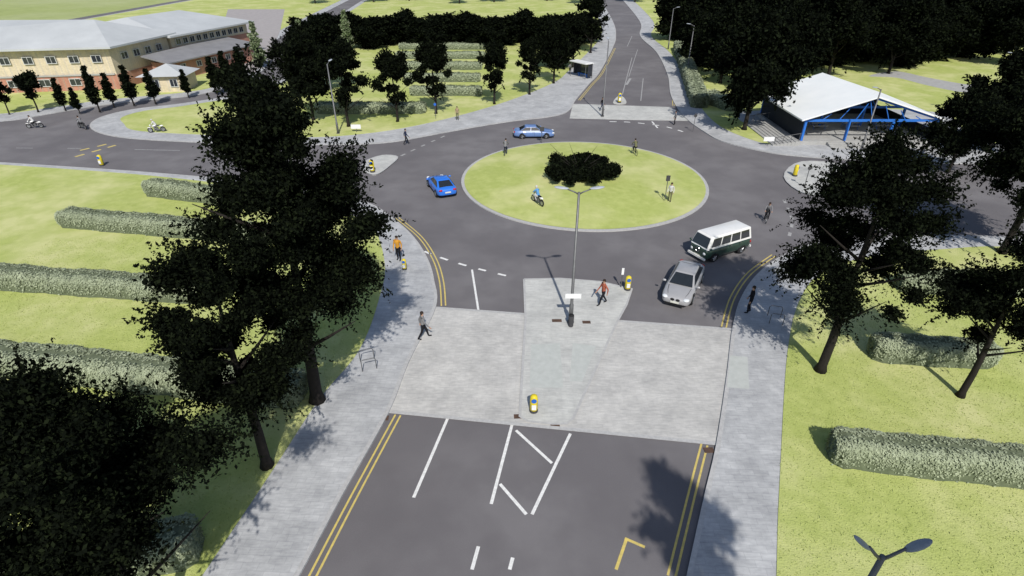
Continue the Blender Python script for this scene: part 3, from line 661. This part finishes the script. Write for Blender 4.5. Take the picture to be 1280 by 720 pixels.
t = empty('litter_bin', (x-.02, y-.42, .075)); tag(t, 'small dark litter bin at the foot of the near splitter lamp', 'litter bin')
MB().tube([(0, 0, 0), (0, 0, .05), (0, 0, .75), (0, 0, .8)], [.13, .15, .17, .14], 12).build('body', M['signd'], t); MB().ell((0, 0, .8), (.17, .17, .08), 12, 5).build('lid', M['black'], t)
def bollard(loc, rz, label, s=1.):
    t = empty('traffic_bollard', loc, rz); t.scale = (s, s, s)
    m_ = MB(); m_.tube([(0, 0, .1), (0, 0, .15), (0, 0, .75), (0, 0, .98), (0, 0, 1.05)], [.16, .2, .2, .17, .08], 12); o = m_.build('shell', M['bolly'], t, smooth=True)
    MB().tube([(0, 0, 0), (0, 0, .1)], .22, 12).build('base', M['signd'], t)
    MB().tube([(0, -.185, .82), (0, -.215, .82)], .13, 14).build('arrow_disc', M['blue_sign'], t)
    MB().box((0, -.2, .4), (.22, .03, .3)).build('reflector', M['signw'], t)
    tag(t, label, 'bollard')
bollard((*P(667, 515), .075), 0, 'yellow keep-left bollard at the near tip of the near splitter island')
bollard((*P(784, 363), .075), 0, 'yellow bollard at the far right corner of the near splitter island')
bollard((*P(466, 216), .1), 0, 'yellow and white bollard on the west splitter island', 1.2)
bollard((*P(993, 221), .1), R(60), 'yellow bollard on the east splitter island', 1.1)
bollard((*P(774, 129), .08), 0, 'yellow bollard on the northern splitter island', 1.3)
bollard((*P(506, 338), .1), 0, 'small yellow bollard beside the person in orange on the left pavement', .8)
bollard((*P(128, 207), .0), 0, 'yellow bollard on the west road beside the yellow dashes', 1.1)
def post(loc, h, w, label, m='signw', face=0, disc=False):
    t = empty('sign_post', loc, face); MB().tube([(0, 0, 0), (0, 0, h)], .035, 7).build('post', M['galv'], t)
    if disc: MB().tube([(0, -.04, h-.3), (0, -.06, h-.3)], w/2, 16).build('sign_face', M[m], t)
    else: MB().box((0, -.05, h-.25), (w, .03, .5)).build('sign_face', M[m], t)
    tag(t, label, 'sign')
post((*P(776, 360), .075), 1.5, .16, 'slim white marker post beside the yellow bollard on the near splitter island')
post((*P(831, 250, .4), .4), 2.3, .35, 'road sign on a post on the right of the roundabout island', m='signd')
post((*P(677, 179), .1), 1.8, .5, 'small sign post at the far edge of the roundabout island', m='signd')
post((*P(545, 150), .12), 2.2, .35, 'blue disc sign post on the lawn behind the pale blue saloon', m='blue_sign', disc=True)
post((*P(959, 183), .12), 1.0, 1.2, 'low white notice board on the grass left of the pavilion')
post((*P(446, 166), .12), .9, 1.2, 'low white notice board on the lawn beside the west crossing')
post((*P(866, 165), .1), 2.2, .4, 'small round sign on the corner left of the pavilion', m='signd', disc=True)
post((*P(1005, 235), .1), 2.2, .4, 'round sign on the east splitter island', m='signd', disc=True)
def stand(loc, rz, label):
    t = empty('cycle_stand', loc, rz)
    for k in (-.45, .45):
        MB().tube([(-.38, k, 0), (-.38, k, .65), (-.3, k, .75), (.3, k, .75), (.38, k, .65), (.38, k, 0)], .025, 7).build('hoop', M['galv'], t)
    tag(t, label, 'cycle stand')
stand((*P(461, 458), .1), R(20), 'pair of steel cycle hoops on the left pavement'); stand((*P(968, 402), .1), R(-15), 'pair of steel cycle hoops on the right pavement')

# ------------------------------------------------------------ vehicles (length along +X)
def wheel(t, x, y, r, w):
    s = 1 if y > 0 else -1
    ty = MB().lathe_y((x, y, r), [(-w/2, r*.6), (-w/2, r*.93), (-w*.35, r), (w*.35, r), (w/2, r*.93), (w/2, r*.6)], 24).build('wheel', M['tyre'], t, smooth=False)
    m_ = MB(); m_.lathe_y((x, y, r), [(s*w*.42, .01), (s*w*.46, r*.2), (s*w*.36, r*.3), (s*w*.40, r*.55), (s*w*.48, r*.62)], 20)
    for k in range(5):
        a = 2*pi*k/5; m_.tube([(x+r*.1*cos(a), y+s*w*.48, r+r*.1*sin(a)), (x+r*.56*cos(a), y+s*w*.48, r+r*.56*sin(a))], .03, 4)
    m_.build('rim', M['rim'], ty)
def car(name, label, cat, loc, rz, st, cab, body, cabm, wx, wr, nwin=2, hw=.9, vanface=False, hl=(.62, .62), tl=(.64, .8), bev=.07, sc=1.):
    t = empty(name, loc, rz); tag(t, label, cat); t.scale = (sc, sc, sc)
    fr = [(0, 0), (.8, 0), (.96, .1), (1, .38), (1.0, .62), (.97, .84), (.86, .97), (.5, 1.02), (0, 1.05)]
    ring = fr+[(-a, b) for a, b in fr[-2:0:-1]]; n = len(ring); vs = []; fs = []
    for (x, w, zb, zt) in st:
        for a, b in ring: vs.append((x, a*w, zb+(zt-zb)*b))
    for i in range(len(st)-1):
        for k in range(n): fs.append((i*n+k, i*n+(k+1) % n, (i+1)*n+(k+1) % n, (i+1)*n+k))
    fs += [tuple(range(n)), tuple((len(st)-1)*n+k for k in range(n))]
    b = MB().add(vs, fs).build('body', body, t, smooth=True)
    sm = b.modifiers.new('s', 'SUBSURF'); sm.levels = 1; sm.render_levels = 1
    xb0, xb1, wb, zb, xt0, xt1, wt, zt = cab
    bm = bmesh.new(); xm_ = (xt0+xt1)/2
    q = [bm.verts.new(v) for v in ((xb1, -wb, zb-.06), (xb0, -wb, zb-.06), (xb0, wb, zb-.06), (xb1, wb, zb-.06), (xt1, -wt, zt), (xt0, -wt, zt), (xt0, wt, zt), (xt1, wt, zt))]
    for f in ((0, 3, 2, 1), (4, 5, 6, 7), (0, 1, 5, 4), (1, 2, 6, 5), (2, 3, 7, 6), (3, 0, 4, 7)): bm.faces.new([q[i] for i in f])
    bmesh.ops.bevel(bm, geom=[e for e in bm.edges if max(e.verts[0].co.z, e.verts[1].co.z) > zb], offset=bev, segments=4, affect='EDGES', profile=.6)
    bmesh.ops.recalc_face_normals(bm, faces=bm.faces)
    me = bpy.data.meshes.new('cabin'); bm.to_mesh(me); bm.free(); me.materials.append(cabm)
    o = bpy.data.objects.new('cabin', me); col.objects.link(o); o.parent = t
    me.polygons.foreach_set('use_smooth', [True]*len(me.polygons))
    try: me.set_sharp_from_angle(angle=R(28))
    except Exception: pass
    rf = MB(); nx, ny = 8, 6; vs = []; fs = []
    for i in range(nx+1):
        for k in range(ny+1):
            u, v = i/nx*2-1, k/ny*2-1; vs.append((xm_+u*((xt0-xt1)/2-bev*.9), v*(wt-bev*.9), zt+.004+(.05 if vanface else .045)*(1-u*u)*(1-v*v)))
    for i in range(nx):
        for k in range(ny): fs.append((i*(ny+1)+k, (i+1)*(ny+1)+k, (i+1)*(ny+1)+k+1, i*(ny+1)+k+1))
    rf.add(vs, fs).build('roof', cabm, t, smooth=True)
    def panel(nm, c00, c10, c11, c01, u0, u1, v0, v1, m=M['glass'], off=.012):
        c00, c10, c11, c01 = map(Vector, (c00, c10, c11, c01)); nv = (c10-c00).cross(c01-c00).normalized()*off
        def B(u, v): return (c00*(1-u)+c10*u)*(1-v)+(c01*(1-u)+c11*u)*v
        P4 = [B(u0, v0), B(u1, v0), B(u1, v1), B(u0, v1)]
        m_ = MB(); m_.add([p+nv for p in P4]+[p-nv for p in P4], [(0, 1, 2, 3), (7, 6, 5, 4), (0, 4, 5, 1), (1, 5, 6, 2), (2, 6, 7, 3), (3, 7, 4, 0)]); return m_.build(nm, m, t)
    panel('windscreen', (xb0, -wb, zb), (xb0, wb, zb), (xt0, wt, zt), (xt0, -wt, zt), .07, .93, .06, .88)
    panel('rear_window', (xb1, wb, zb), (xb1, -wb, zb), (xt1, -wt, zt), (xt1, wt, zt), .1, .9, .15, .84)
    for s in (-1, 1):
        for k in range(nwin):
            u0 = .05+.9*k/nwin+.012; u1 = .05+.9*(k+1)/nwin-.012
            A_ = ((xb1, s*wb, zb), (xb0, s*wb, zb), (xt0, s*wt, zt), (xt1, s*wt, zt))
            panel('side_window', *A_, u0, u1, .12, .82, off=.012*(1 if s < 0 else -1))
        for x in wx:
            m_ = MB(); m_.lathe_y((x, 0, wr), [(s*hw*.5, wr*1.18), (s*(hw+.006), wr*1.18), (s*(hw+.006), .02)], 24)
            m_.v = [(a, b_, max(c, .16)) for a, b_, c in m_.v]; m_.build('wheel_arch', M['black'], t)
            wheel(t, x, s*(hw-.085), wr, .21)
        if vanface: MB().ell((st[0][0]-.09, s*hl[0], hl[1]), (.12, .15, .13), 12, 8).build('headlight', M['headl'], t, smooth=True)
        else: MB().ell((st[0][0]-.17, s*hl[0], hl[1]+.01), (.2, .17, .075), 12, 8, rz=-s*.45).build('headlight', M['headl'], t, smooth=True)
        MB().ell((st[-1][0]+.07, s*tl[0], tl[1]), (.1, .17, .09 if not vanface else .14), 10, 6).build('tail_light', M['taill'], t, smooth=True)
        MB().ell((xb0-.15, s*(hw+.12), zb+.06), (.07, .12, .08), 10, 6).build('wing_mirror', body, t, smooth=True)
        MB().box((0.02, s*(hw+.002), .55*zb+.1), (.018, .012, .5*zb)).box((-.95, s*(hw+.002), .55*zb+.1), (.018, .012, .5*zb)).box((.95, s*(hw-.002), .55*zb+.1), (.018, .012, .5*zb)).build('door_seam', M['black'], t)
        MB().box((-.12, s*(hw+.012), zb-.14), (.18, .025, .03)).box((-1.08, s*(hw+.006), zb-.14), (.16, .025, .03)).build('door_handle', M['chrome'], t)
    xf, xr = st[0][0], st[-1][0]
    MB().box((xf+.02, 0, .43), (.03, .5, .11)).build('number_plate', M['platey'], t); MB().box((xr-.015, 0, .6), (.03, .5, .11)).build('number_plate', M['platey'], t)
    if vanface:
        bd = MB().torus_y((0, 0, 0), .16, .022, 20, 6).build('badge', M['chrome'], t); bd.location = (xf+.03, 0, .86); bd.rotation_euler = (0, 0, R(90))
        MB().box((xf+.03, 0, .36), (.1, 1.6, .14)).build('bumper', M['p_white'], t); MB().box((xr-.02, 0, .38), (.1, 1.6, .14)).build('bumper', M['p_white'], t)
    else:
        MB().ell((xf-.02, .16, .58), (.04, .13, .09), 12, 6).ell((xf-.02, -.16, .58), (.04, .13, .09), 12, 6).build('grille', M['black'], t)
        MB().box((xf-.02, 0, .28), (.06, 1.15, .1)).build('air_intake', M['black'], t)
        for s in (-1, 1): MB().tube([(xf-.3, s*.5, st[2][3]+.012), (1.7, s*.6, st[3][3]+.012), (1.15, s*.66, st[4][3]+.01)], .012, 4).build('bonnet_seam', M['black'], t)
    return t
sedan = [(2.34, .50, .36, .56), (2.30, .68, .27, .64), (2.14, .82, .2, .72), (1.75, .895, .18, .80), (1.2, .915, .18, .87), (.7, .91, .18, .91), (0, .905, .18, .93), (-1, .915, .18, .95), (-1.6, .91, .2, .98), (-2.05, .87, .24, .97), (-2.25, .78, .3, .9), (-2.32, .64, .36, .8)]
car('saloon_car', 'silver grey saloon car leaving the roundabout toward the camera', 'car', (11.5, 32.4, 0), atan2(-4.1, -2.1), sedan, (1.12, -1.92, .81, .91, .22, -1.0, .58, 1.40), M['p_grey'], M['p_grey'], (1.42, -1.38), .34, sc=1.08, bev=.12)
X, Y = P(667, 171)
car('saloon_car', 'pale blue saloon car crossing the far side of the roundabout', 'car', (X, Y, 0), R(2), [(a*1.04, b, c, d) for a, b, c, d in sedan], (1.05, -1.85, .81, .91, .2, -.95, .57, 1.38), M['p_lblue'], M['p_lblue'], (1.45, -1.4), .33, bev=.12)
cp = [(2.1, .5, .36, .56), (2.05, .7, .28, .63), (1.85, .83, .2, .70), (1.4, .88, .18, .80), (.9, .885, .18, .86), (0, .88, .18, .90), (-.9, .9, .18, .93), (-1.4, .9, .2, .96), (-1.85, .84, .26, .92), (-2.03, .76, .32, .84), (-2.1, .62, .38, .74)]
X, Y = P(552, 238)
car('coupe_car', 'bright blue coupe driving away on the left of the roundabout', 'car', (X, Y, 0), R(112), cp, (.85, -1.8, .8, .88, .08, -.8, .56, 1.32), M['p_blue'], M['p_blue'], (1.28, -1.3), .33, nwin=1, hw=.885, tl=(.6, .78), sc=1.08, bev=.13)
van = [(2.18, .62, .34, .98), (2.14, .76, .26, 1.06), (2.0, .84, .24, 1.1), (1.5, .86, .24, 1.1), (0, .865, .24, 1.1), (-1.6, .865, .24, 1.1), (-2.05, .84, .26, 1.1), (-2.18, .76, .3, 1.06), (-2.22, .64, .36, 1.0)]
X, Y = P(898, 316)
car('camper_van', 'classic camper van with white top and dark green lower body', 'van', (X, Y, 0), atan2(-2.5, -4.6), van, (2.13, -2.15, .835, 1.12, 1.78, -1.98, .71, 1.93), M['p_green'], M['p_white'], (1.35, -1.3), .33, nwin=4, hw=.85, vanface=True, hl=(.58, .72), tl=(.66, .75), bev=.14, sc=1.05)

# ------------------------------------------------------------ people
def person_mesh(name, pose, top, legs, parent=None, label=None, loc=(0, 0, 0), rz=0, hairm='hair', group=None, s=1.0, shoes='c_black'):
    J = {}; E = []
    def j(n, p, r, to=None, part='top'):
        J[n] = (Vector(p), r)
        if to: E.append((to, n, part))
    if pose in ('walk', 'stand'):
        w = .24 if pose == 'walk' else .05
        j('pel', (0, 0, .94), .135); j('waist', (0, 0, 1.1), .115, 'pel'); j('chest', (.01, 0, 1.29), .15, 'waist'); j('nb', (0, 0, 1.45), .075, 'chest')
        j('neck', (.015, 0, 1.52), .052, 'nb', 'skin'); j('hd', (.03, 0, 1.63), .09, 'neck', 'skin'); j('ht', (.02, 0, 1.72), .078, 'hd', 'skin')
        for sd, q in ((1, 'l'), (-1, 'r')):
            f = w*sd
            j('hip'+q, (0, sd*.095, .87), .098, 'pel', 'legs'); j('kn'+q, (f*.6+.05, sd*.1, .49), .066, 'hip'+q, 'legs')
            j('an'+q, (f*1.25-.03, sd*.1, .09), .045, 'kn'+q, 'legs'); j('to'+q, (f*1.25+.16, sd*.12, .045), .036, 'an'+q, 'shoe')
            j('sh'+q, (0, sd*.185, 1.41), .066, 'nb'); j('el'+q, (-f*.55-.02, sd*.25, 1.13), .046, 'sh'+q); j('wr'+q, (-f*.9+.09, sd*.25, .89), .033, 'el'+q); j('ha'+q, (-f*1.0+.12, sd*.245, .80), .036, 'wr'+q, 'skin')
    else:
        lean = .22; hz = .92 if pose == 'ride' else .80; hx = -.22 if pose == 'ride' else -.12
        j('pel', (hx, 0, hz), .14); j('waist', (hx+lean*.45, 0, hz+.16), .118, 'pel'); j('chest', (hx+lean, 0, hz+.33), .15, 'waist'); j('nb', (hx+lean*1.35, 0, hz+.49), .075, 'chest')
        j('neck', (hx+lean*1.5, 0, hz+.57), .052, 'nb', 'skin'); j('hd', (hx+lean*1.75, 0, hz+.67), .09, 'neck', 'skin'); j('ht', (hx+lean*1.75, 0, hz+.76), .078, 'hd', 'skin')
        for sd, q in ((1, 'l'), (-1, 'r')):
            fz = (.32 if sd > 0 else .14) if pose == 'ride' else .33
            fx = (.16 if sd > 0 else -.02) if pose == 'ride' else .02
            j('hip'+q, (hx+.03, sd*.095, hz-.05), .098, 'pel', 'legs'); j('kn'+q, (hx+.40, sd*.13, hz-.1-(.0 if sd > 0 else .12)), .066, 'hip'+q, 'legs')
            j('an'+q, (fx-.02, sd*.13, fz+.04), .045, 'kn'+q, 'legs'); j('to'+q, (fx+.15, sd*.14, fz), .036, 'an'+q, 'shoe')
            j('sh'+q, (hx+lean*1.3, sd*.185, hz+.45), .066, 'nb'); j('el'+q, (hx+lean+.24, sd*.27, hz+.26), .046, 'sh'+q); j('wr'+q, (.36, sd*.25, 1.04), .033, 'el'+q); j('ha'+q, (.43, sd*.25, 1.02), .036, 'wr'+q, 'skin')
    names = list(J); me = bpy.data.meshes.new('sk'); me.from_pydata([J[n][0] for n in names], [(names.index(a), names.index(b)) for a, b, _ in E], [])
    ob = bpy.data.objects.new('sk', me); col.objects.link(ob)
    ob.modifiers.new('k', 'SKIN'); sv = me.skin_vertices[0].data
    for i, n in enumerate(names): sv[i].radius = (J[n][1], J[n][1]*(1.15 if n in ('chest', 'pel', 'waist') else 1)); sv[i].use_root = (i == 0)
    su = ob.modifiers.new('u', 'SUBSURF'); su.levels = 2
    dg = bpy.context.evaluated_depsgraph_get(); m2 = bpy.data.meshes.new_from_object(ob.evaluated_get(dg)); bpy.data.objects.remove(ob)
    bm = bmesh.new(); bm.from_mesh(m2)
    segs = [(J[a][0], J[b][0], p, (J[a][1]+J[b][1])/2) for a, b, p in E]; idx = {'top': 0, 'legs': 1, 'skin': 2, 'shoe': 3}
    for f in bm.faces:
        c = f.calc_center_median(); best = None
        for a, b, p, r in segs:
            ab = b-a; tt = max(0, min(1, (c-a).dot(ab)/ab.length_squared)); dd = (c-(a+ab*tt)).length-r*.6
            if best is None or dd < best[0]: best = (dd, p)
        f.material_index = idx[best[1]]; f.smooth = True
    ex = MB()
    for sd, q in ((1, 'l'), (-1, 'r')):
        w_, h_ = J['wr'+q][0], J['ha'+q][0]; d = (h_-w_).normalized(); sdv = Vector((0, 0, 1)).cross(d) if abs(d.z) < .8 else Vector((1, 0, 0))
        for k in range(4):
            o_ = sdv*(.024*(k-1.5)); L = (.07, .085, .08, .06)[k]; ex.tube([h_+o_*.9, h_+o_+d*L*.6, h_+o_*1.0+d*L*.9-Vector((0, 0, .012))], [.011, .010, .007], 5, 2)
        ex.tube([h_-d*.02+sdv*.02, h_+sdv*.055+d*.015, h_+sdv*.058+d*.04], [.012, .010, .007], 5, 2)
    hd = J['hd'][0]
    ex.ell(hd+Vector((.092, 0, .01)), (.02, .012, .02), 6, 4, 2)
    for sd in (-1, 1): ex.ell(hd+Vector((.082, sd*.032, .03)), (.012, .013, .009), 6, 4, 4); ex.ell(hd+Vector((0, sd*.088, .01)), (.018, .014, .03), 6, 4, 2)
    ex.ell(hd+Vector((.085, 0, -.035)), (.01, .026, .006), 6, 4, 4)
    tm = bpy.data.meshes.new('t'); tm.from_pydata(ex.v, [], ex.f); tm.polygons.foreach_set('material_index', ex.m); bm.from_mesh(tm)
    m3 = bpy.data.meshes.new('body'); bm.to_mesh(m3); bm.free()
    for k in (top, legs, 'skin', shoes, 'black'): m3.materials.append(M[k])
    t = empty('person', loc, rz); t.scale = (s, s, s)
    o = bpy.data.objects.new('body', m3); col.objects.link(o); o.parent = t
    hb = MB(); hb.ell(hd+Vector((-.018, 0, .065)), (.1, .096, .085), 12, 8); hb.ell(hd+Vector((-.045, 0, .01)), (.07, .085, .09), 10, 6)
    hb.build('hair' if hairm == 'hair' else 'helmet', M[hairm], t, smooth=True)
    tag(t, label, 'person', group)
    return t
def per(u, v, pose, top, legs, rz, label, z=None, **k):
    zz = .1 if z is None else z; x, y = P(u, v, zz); return person_mesh('person', pose, top, legs, label=label, loc=(x, y, zz), rz=R(rz), **k)
per(499, 325, 'stand', 'c_orange', 'c_black', -100, 'person in an orange top and black trousers on the left pavement by the yellow lines', s=1.12)
per(530, 423, 'walk', 'c_grey', 'c_black', 15, 'person in a grey top walking from the left pavement onto the crossing', z=.03, s=1.08)
per(753, 380, 'walk', 'c_red', 'c_black', 200, 'person in a brick red top walking on the near splitter island', z=.08, s=1.05)
per(935, 391, 'stand', 'c_black', 'c_black', 160, 'person dressed all in black on the right pavement at the kerb', s=1.12)
per(508, 180, 'walk', 'c_navy', 'c_black', 20, 'person in navy walking on the pavement north west of the roundabout')
per(572, 150, 'stand', 'c_tan', 'c_olive', -90, 'person in a tan top standing on the lawn edge north of the roundabout', z=.12)
per(752, 138, 'walk', 'c_black', 'c_navy', 0, 'person in a black coat crossing at the left end of the northern crossing', z=.03)
per(843, 156, 'stand', 'c_grey', 'c_black', 180, 'person in grey at the right end of the northern crossing', z=.0)
x_, y_ = P(837, 250, .4)
person_mesh('person', 'stand', 'c_white', 'c_olive', label='person in a white top beside the sign on the right of the island', loc=(x_, y_, gz(x_, y_)), rz=R(-120))
per(712, 92, 'walk', 'c_grey', 'c_black', 60, 'person in grey walking toward the bus shelter')
def bicycle(loc, rz, label, frame='black'):
    t = empty('bicycle', loc, rz)
    for x in (-.52, .52):
        w = MB().torus_y((x, 0, .34), .32, .022, 24, 6).build('wheel', M['tyre'], t)
        m_ = MB().lathe_y((x, 0, .34), [(-.012, .295), (.012, .295)], 20)
        for k in range(8): a = pi*k/4; m_.tube([(x, 0, .34), (x+.3*cos(a), 0, .34+.3*sin(a))], .004, 4)
        m_.build('rim', M['rim'], w)
    f = MB(); bb = (-.08, 0, .3); seat = (-.24, 0, .82); hd = (.33, 0, .85); hdl = (.38, 0, .7); rr = (-.52, 0, .34)
    for a, b in ((bb, seat), (seat, hd), (bb, hdl), (bb, rr), (rr, (-.2, 0, .75)), (hd, hdl), (hdl, (.52, 0, .34))): f.tube([a, b], .02, 6)
    f.build('frame', M[frame], t)
    MB().ell((-.25, 0, .88), (.14, .08, .035), 10, 5).build('saddle', M['black'], t); MB().tube([hd, (.34, 0, .98)], .016, 6).tube([(.42, -.27, 1.0), (.36, 0, 1.0), (.42, .27, 1.0)], .015, 6).build('handlebar', M['black'], t)
    MB().tube([(-.08, -.13, .2), (-.08, -.05, .3), (-.08, .05, .3), (.05, .13, .33)], .012, 5).build('crank', M['galv'], t)
    return tag(t, label, 'bicycle')
def motorbike(loc, rz, label, c='p_white'):
    t = empty('motorbike', loc, rz)
    for x in (-.68, .7):
        w = MB().torus_y((x, 0, .31), .25, .06, 22, 8).build('wheel', M['tyre'], t); MB().lathe_y((x, 0, .31), [(-.04, .2), (-.02, .06), (.02, .06), (.04, .2)], 16).build('rim', M['rim'], w)
    MB().tube([(.7, .07, .31), (.45, .07, .95)], .028, 6).tube([(.7, -.07, .31), (.45, -.07, .95)], .028, 6).build('fork', M['chrome'], t)
    MB().ell((.15, 0, .78), (.3, .15, .15), 12, 7).build('tank', M[c], t, smooth=True); MB().ell((-.55, 0, .72), (.3, .12, .1), 10, 6).build('tail_fairing', M[c], t, smooth=True)
    MB().box((.02, 0, .42), (.45, .28, .32)).tube([(-.1, .12, .32), (-.75, .17, .38)], .045, 8).build('engine', M['galv'], t)
    MB().ell((-.28, 0, .80), (.36, .13, .06), 12, 6).build('seat', M['black'], t, smooth=True); MB().tube([(.38, -.3, 1.02), (.44, 0, .98), (.38, .3, 1.02)], .016, 6).build('handlebar', M['black'], t)
    MB().ell((.58, 0, .86), (.09, .1, .1), 10, 6).build('headlight', M['headl'], t); MB().ell((.72, 0, .6), (.26, .08, .05), 10, 5).build('mudguard', M[c], t)
    return tag(t, label, 'motorbike')
def rider(u, v, rz, kind, top, legs, desc, where, z=None, c='p_white', helm='hair'):
    x, y = P(u, v, .3 if z is None else z); zz = gz(x, y) if z is None else z
    (bicycle if kind == 'bicycle' else motorbike)((x, y, zz), R(rz), desc[1]+' '+where, c if kind != 'bicycle' else 'black')
    person_mesh('person', 'ride' if kind == 'bicycle' else 'moto', top, legs, label='person in '+desc[0]+' riding '+where, loc=(x, y, zz), rz=R(rz), hairm=helm)
rider(672, 255, 120, 'motorbike', 'c_blue', 'c_white', ('a light blue top', 'white motorbike'), 'on the near left of the roundabout island', helm='c_white')
rider(632, 192, 80, 'bicycle', 'c_grey', 'c_navy', ('a grey top', 'black bicycle'), 'on the far left of the roundabout island')
rider(793, 193, 100, 'bicycle', 'c_olive', 'c_black', ('an olive top', 'black bicycle'), 'on the far right of the roundabout island')
rider(957, 276, 250, 'bicycle', 'c_grey', 'c_black', ('a grey top', 'black bicycle'), 'on the asphalt at the right of the roundabout', z=0)
rider(197, 165, 200, 'motorbike', 'c_white', 'c_grey', ('a white top', 'white motorbike'), 'beside the west lawn tip', z=.12, helm='c_white')
rider(45, 160, 190, 'motorbike', 'c_white', 'c_black', ('a white jacket', 'white motorbike'), 'on the back road at the far left', z=0)
rider(104, 161, 150, 'motorbike', 'c_grey', 'c_black', ('a grey jacket', 'dark motorbike'), 'on the road left of the west lawn tip', z=0, c='black')

# ------------------------------------------------------------ light, world, camera
w = bpy.data.worlds.new('World'); scn.world = w; w.use_nodes = True
nt = w.node_tree; bg = nt.nodes['Background']; sk = nt.nodes.new('ShaderNodeTexSky'); sk.sky_type = 'NISHITA'; sk.sun_disc = False
SE = R(45); sd = Vector((.14, -1, 0)).normalized()
sk.sun_elevation = SE; sk.sun_rotation = atan2(sd.x, sd.y)
nt.links.new(sk.outputs['Color'], bg.inputs['Color']); bg.inputs['Strength'].default_value = .105
sl = bpy.data.lights.new('sun', 'SUN'); sl.energy = 4.3; sl.angle = R(.8); sl.color = (1, .955, .885)
so = bpy.data.objects.new('sun', sl); col.objects.link(so); tosun = Vector((sd.x*cos(SE), sd.y*cos(SE), sin(SE)))
so.rotation_euler = tosun.to_track_quat('Z', 'Y').to_euler(); so.location = (0, -20, 60)
cd = bpy.data.cameras.new('camera'); cam = bpy.data.objects.new('camera', cd); col.objects.link(cam)
cam.location = (0, 0, H); cam.rotation_euler = (R(90)-TH, 0, 0); cd.sensor_width = 36; cd.lens = 36*F/1280; cd.clip_end = 5000; cd.clip_start = .1
scn.camera = cam
scn.view_settings.view_transform = 'Standard'; scn.view_settings.look = 'None'; scn.view_settings.exposure = 0
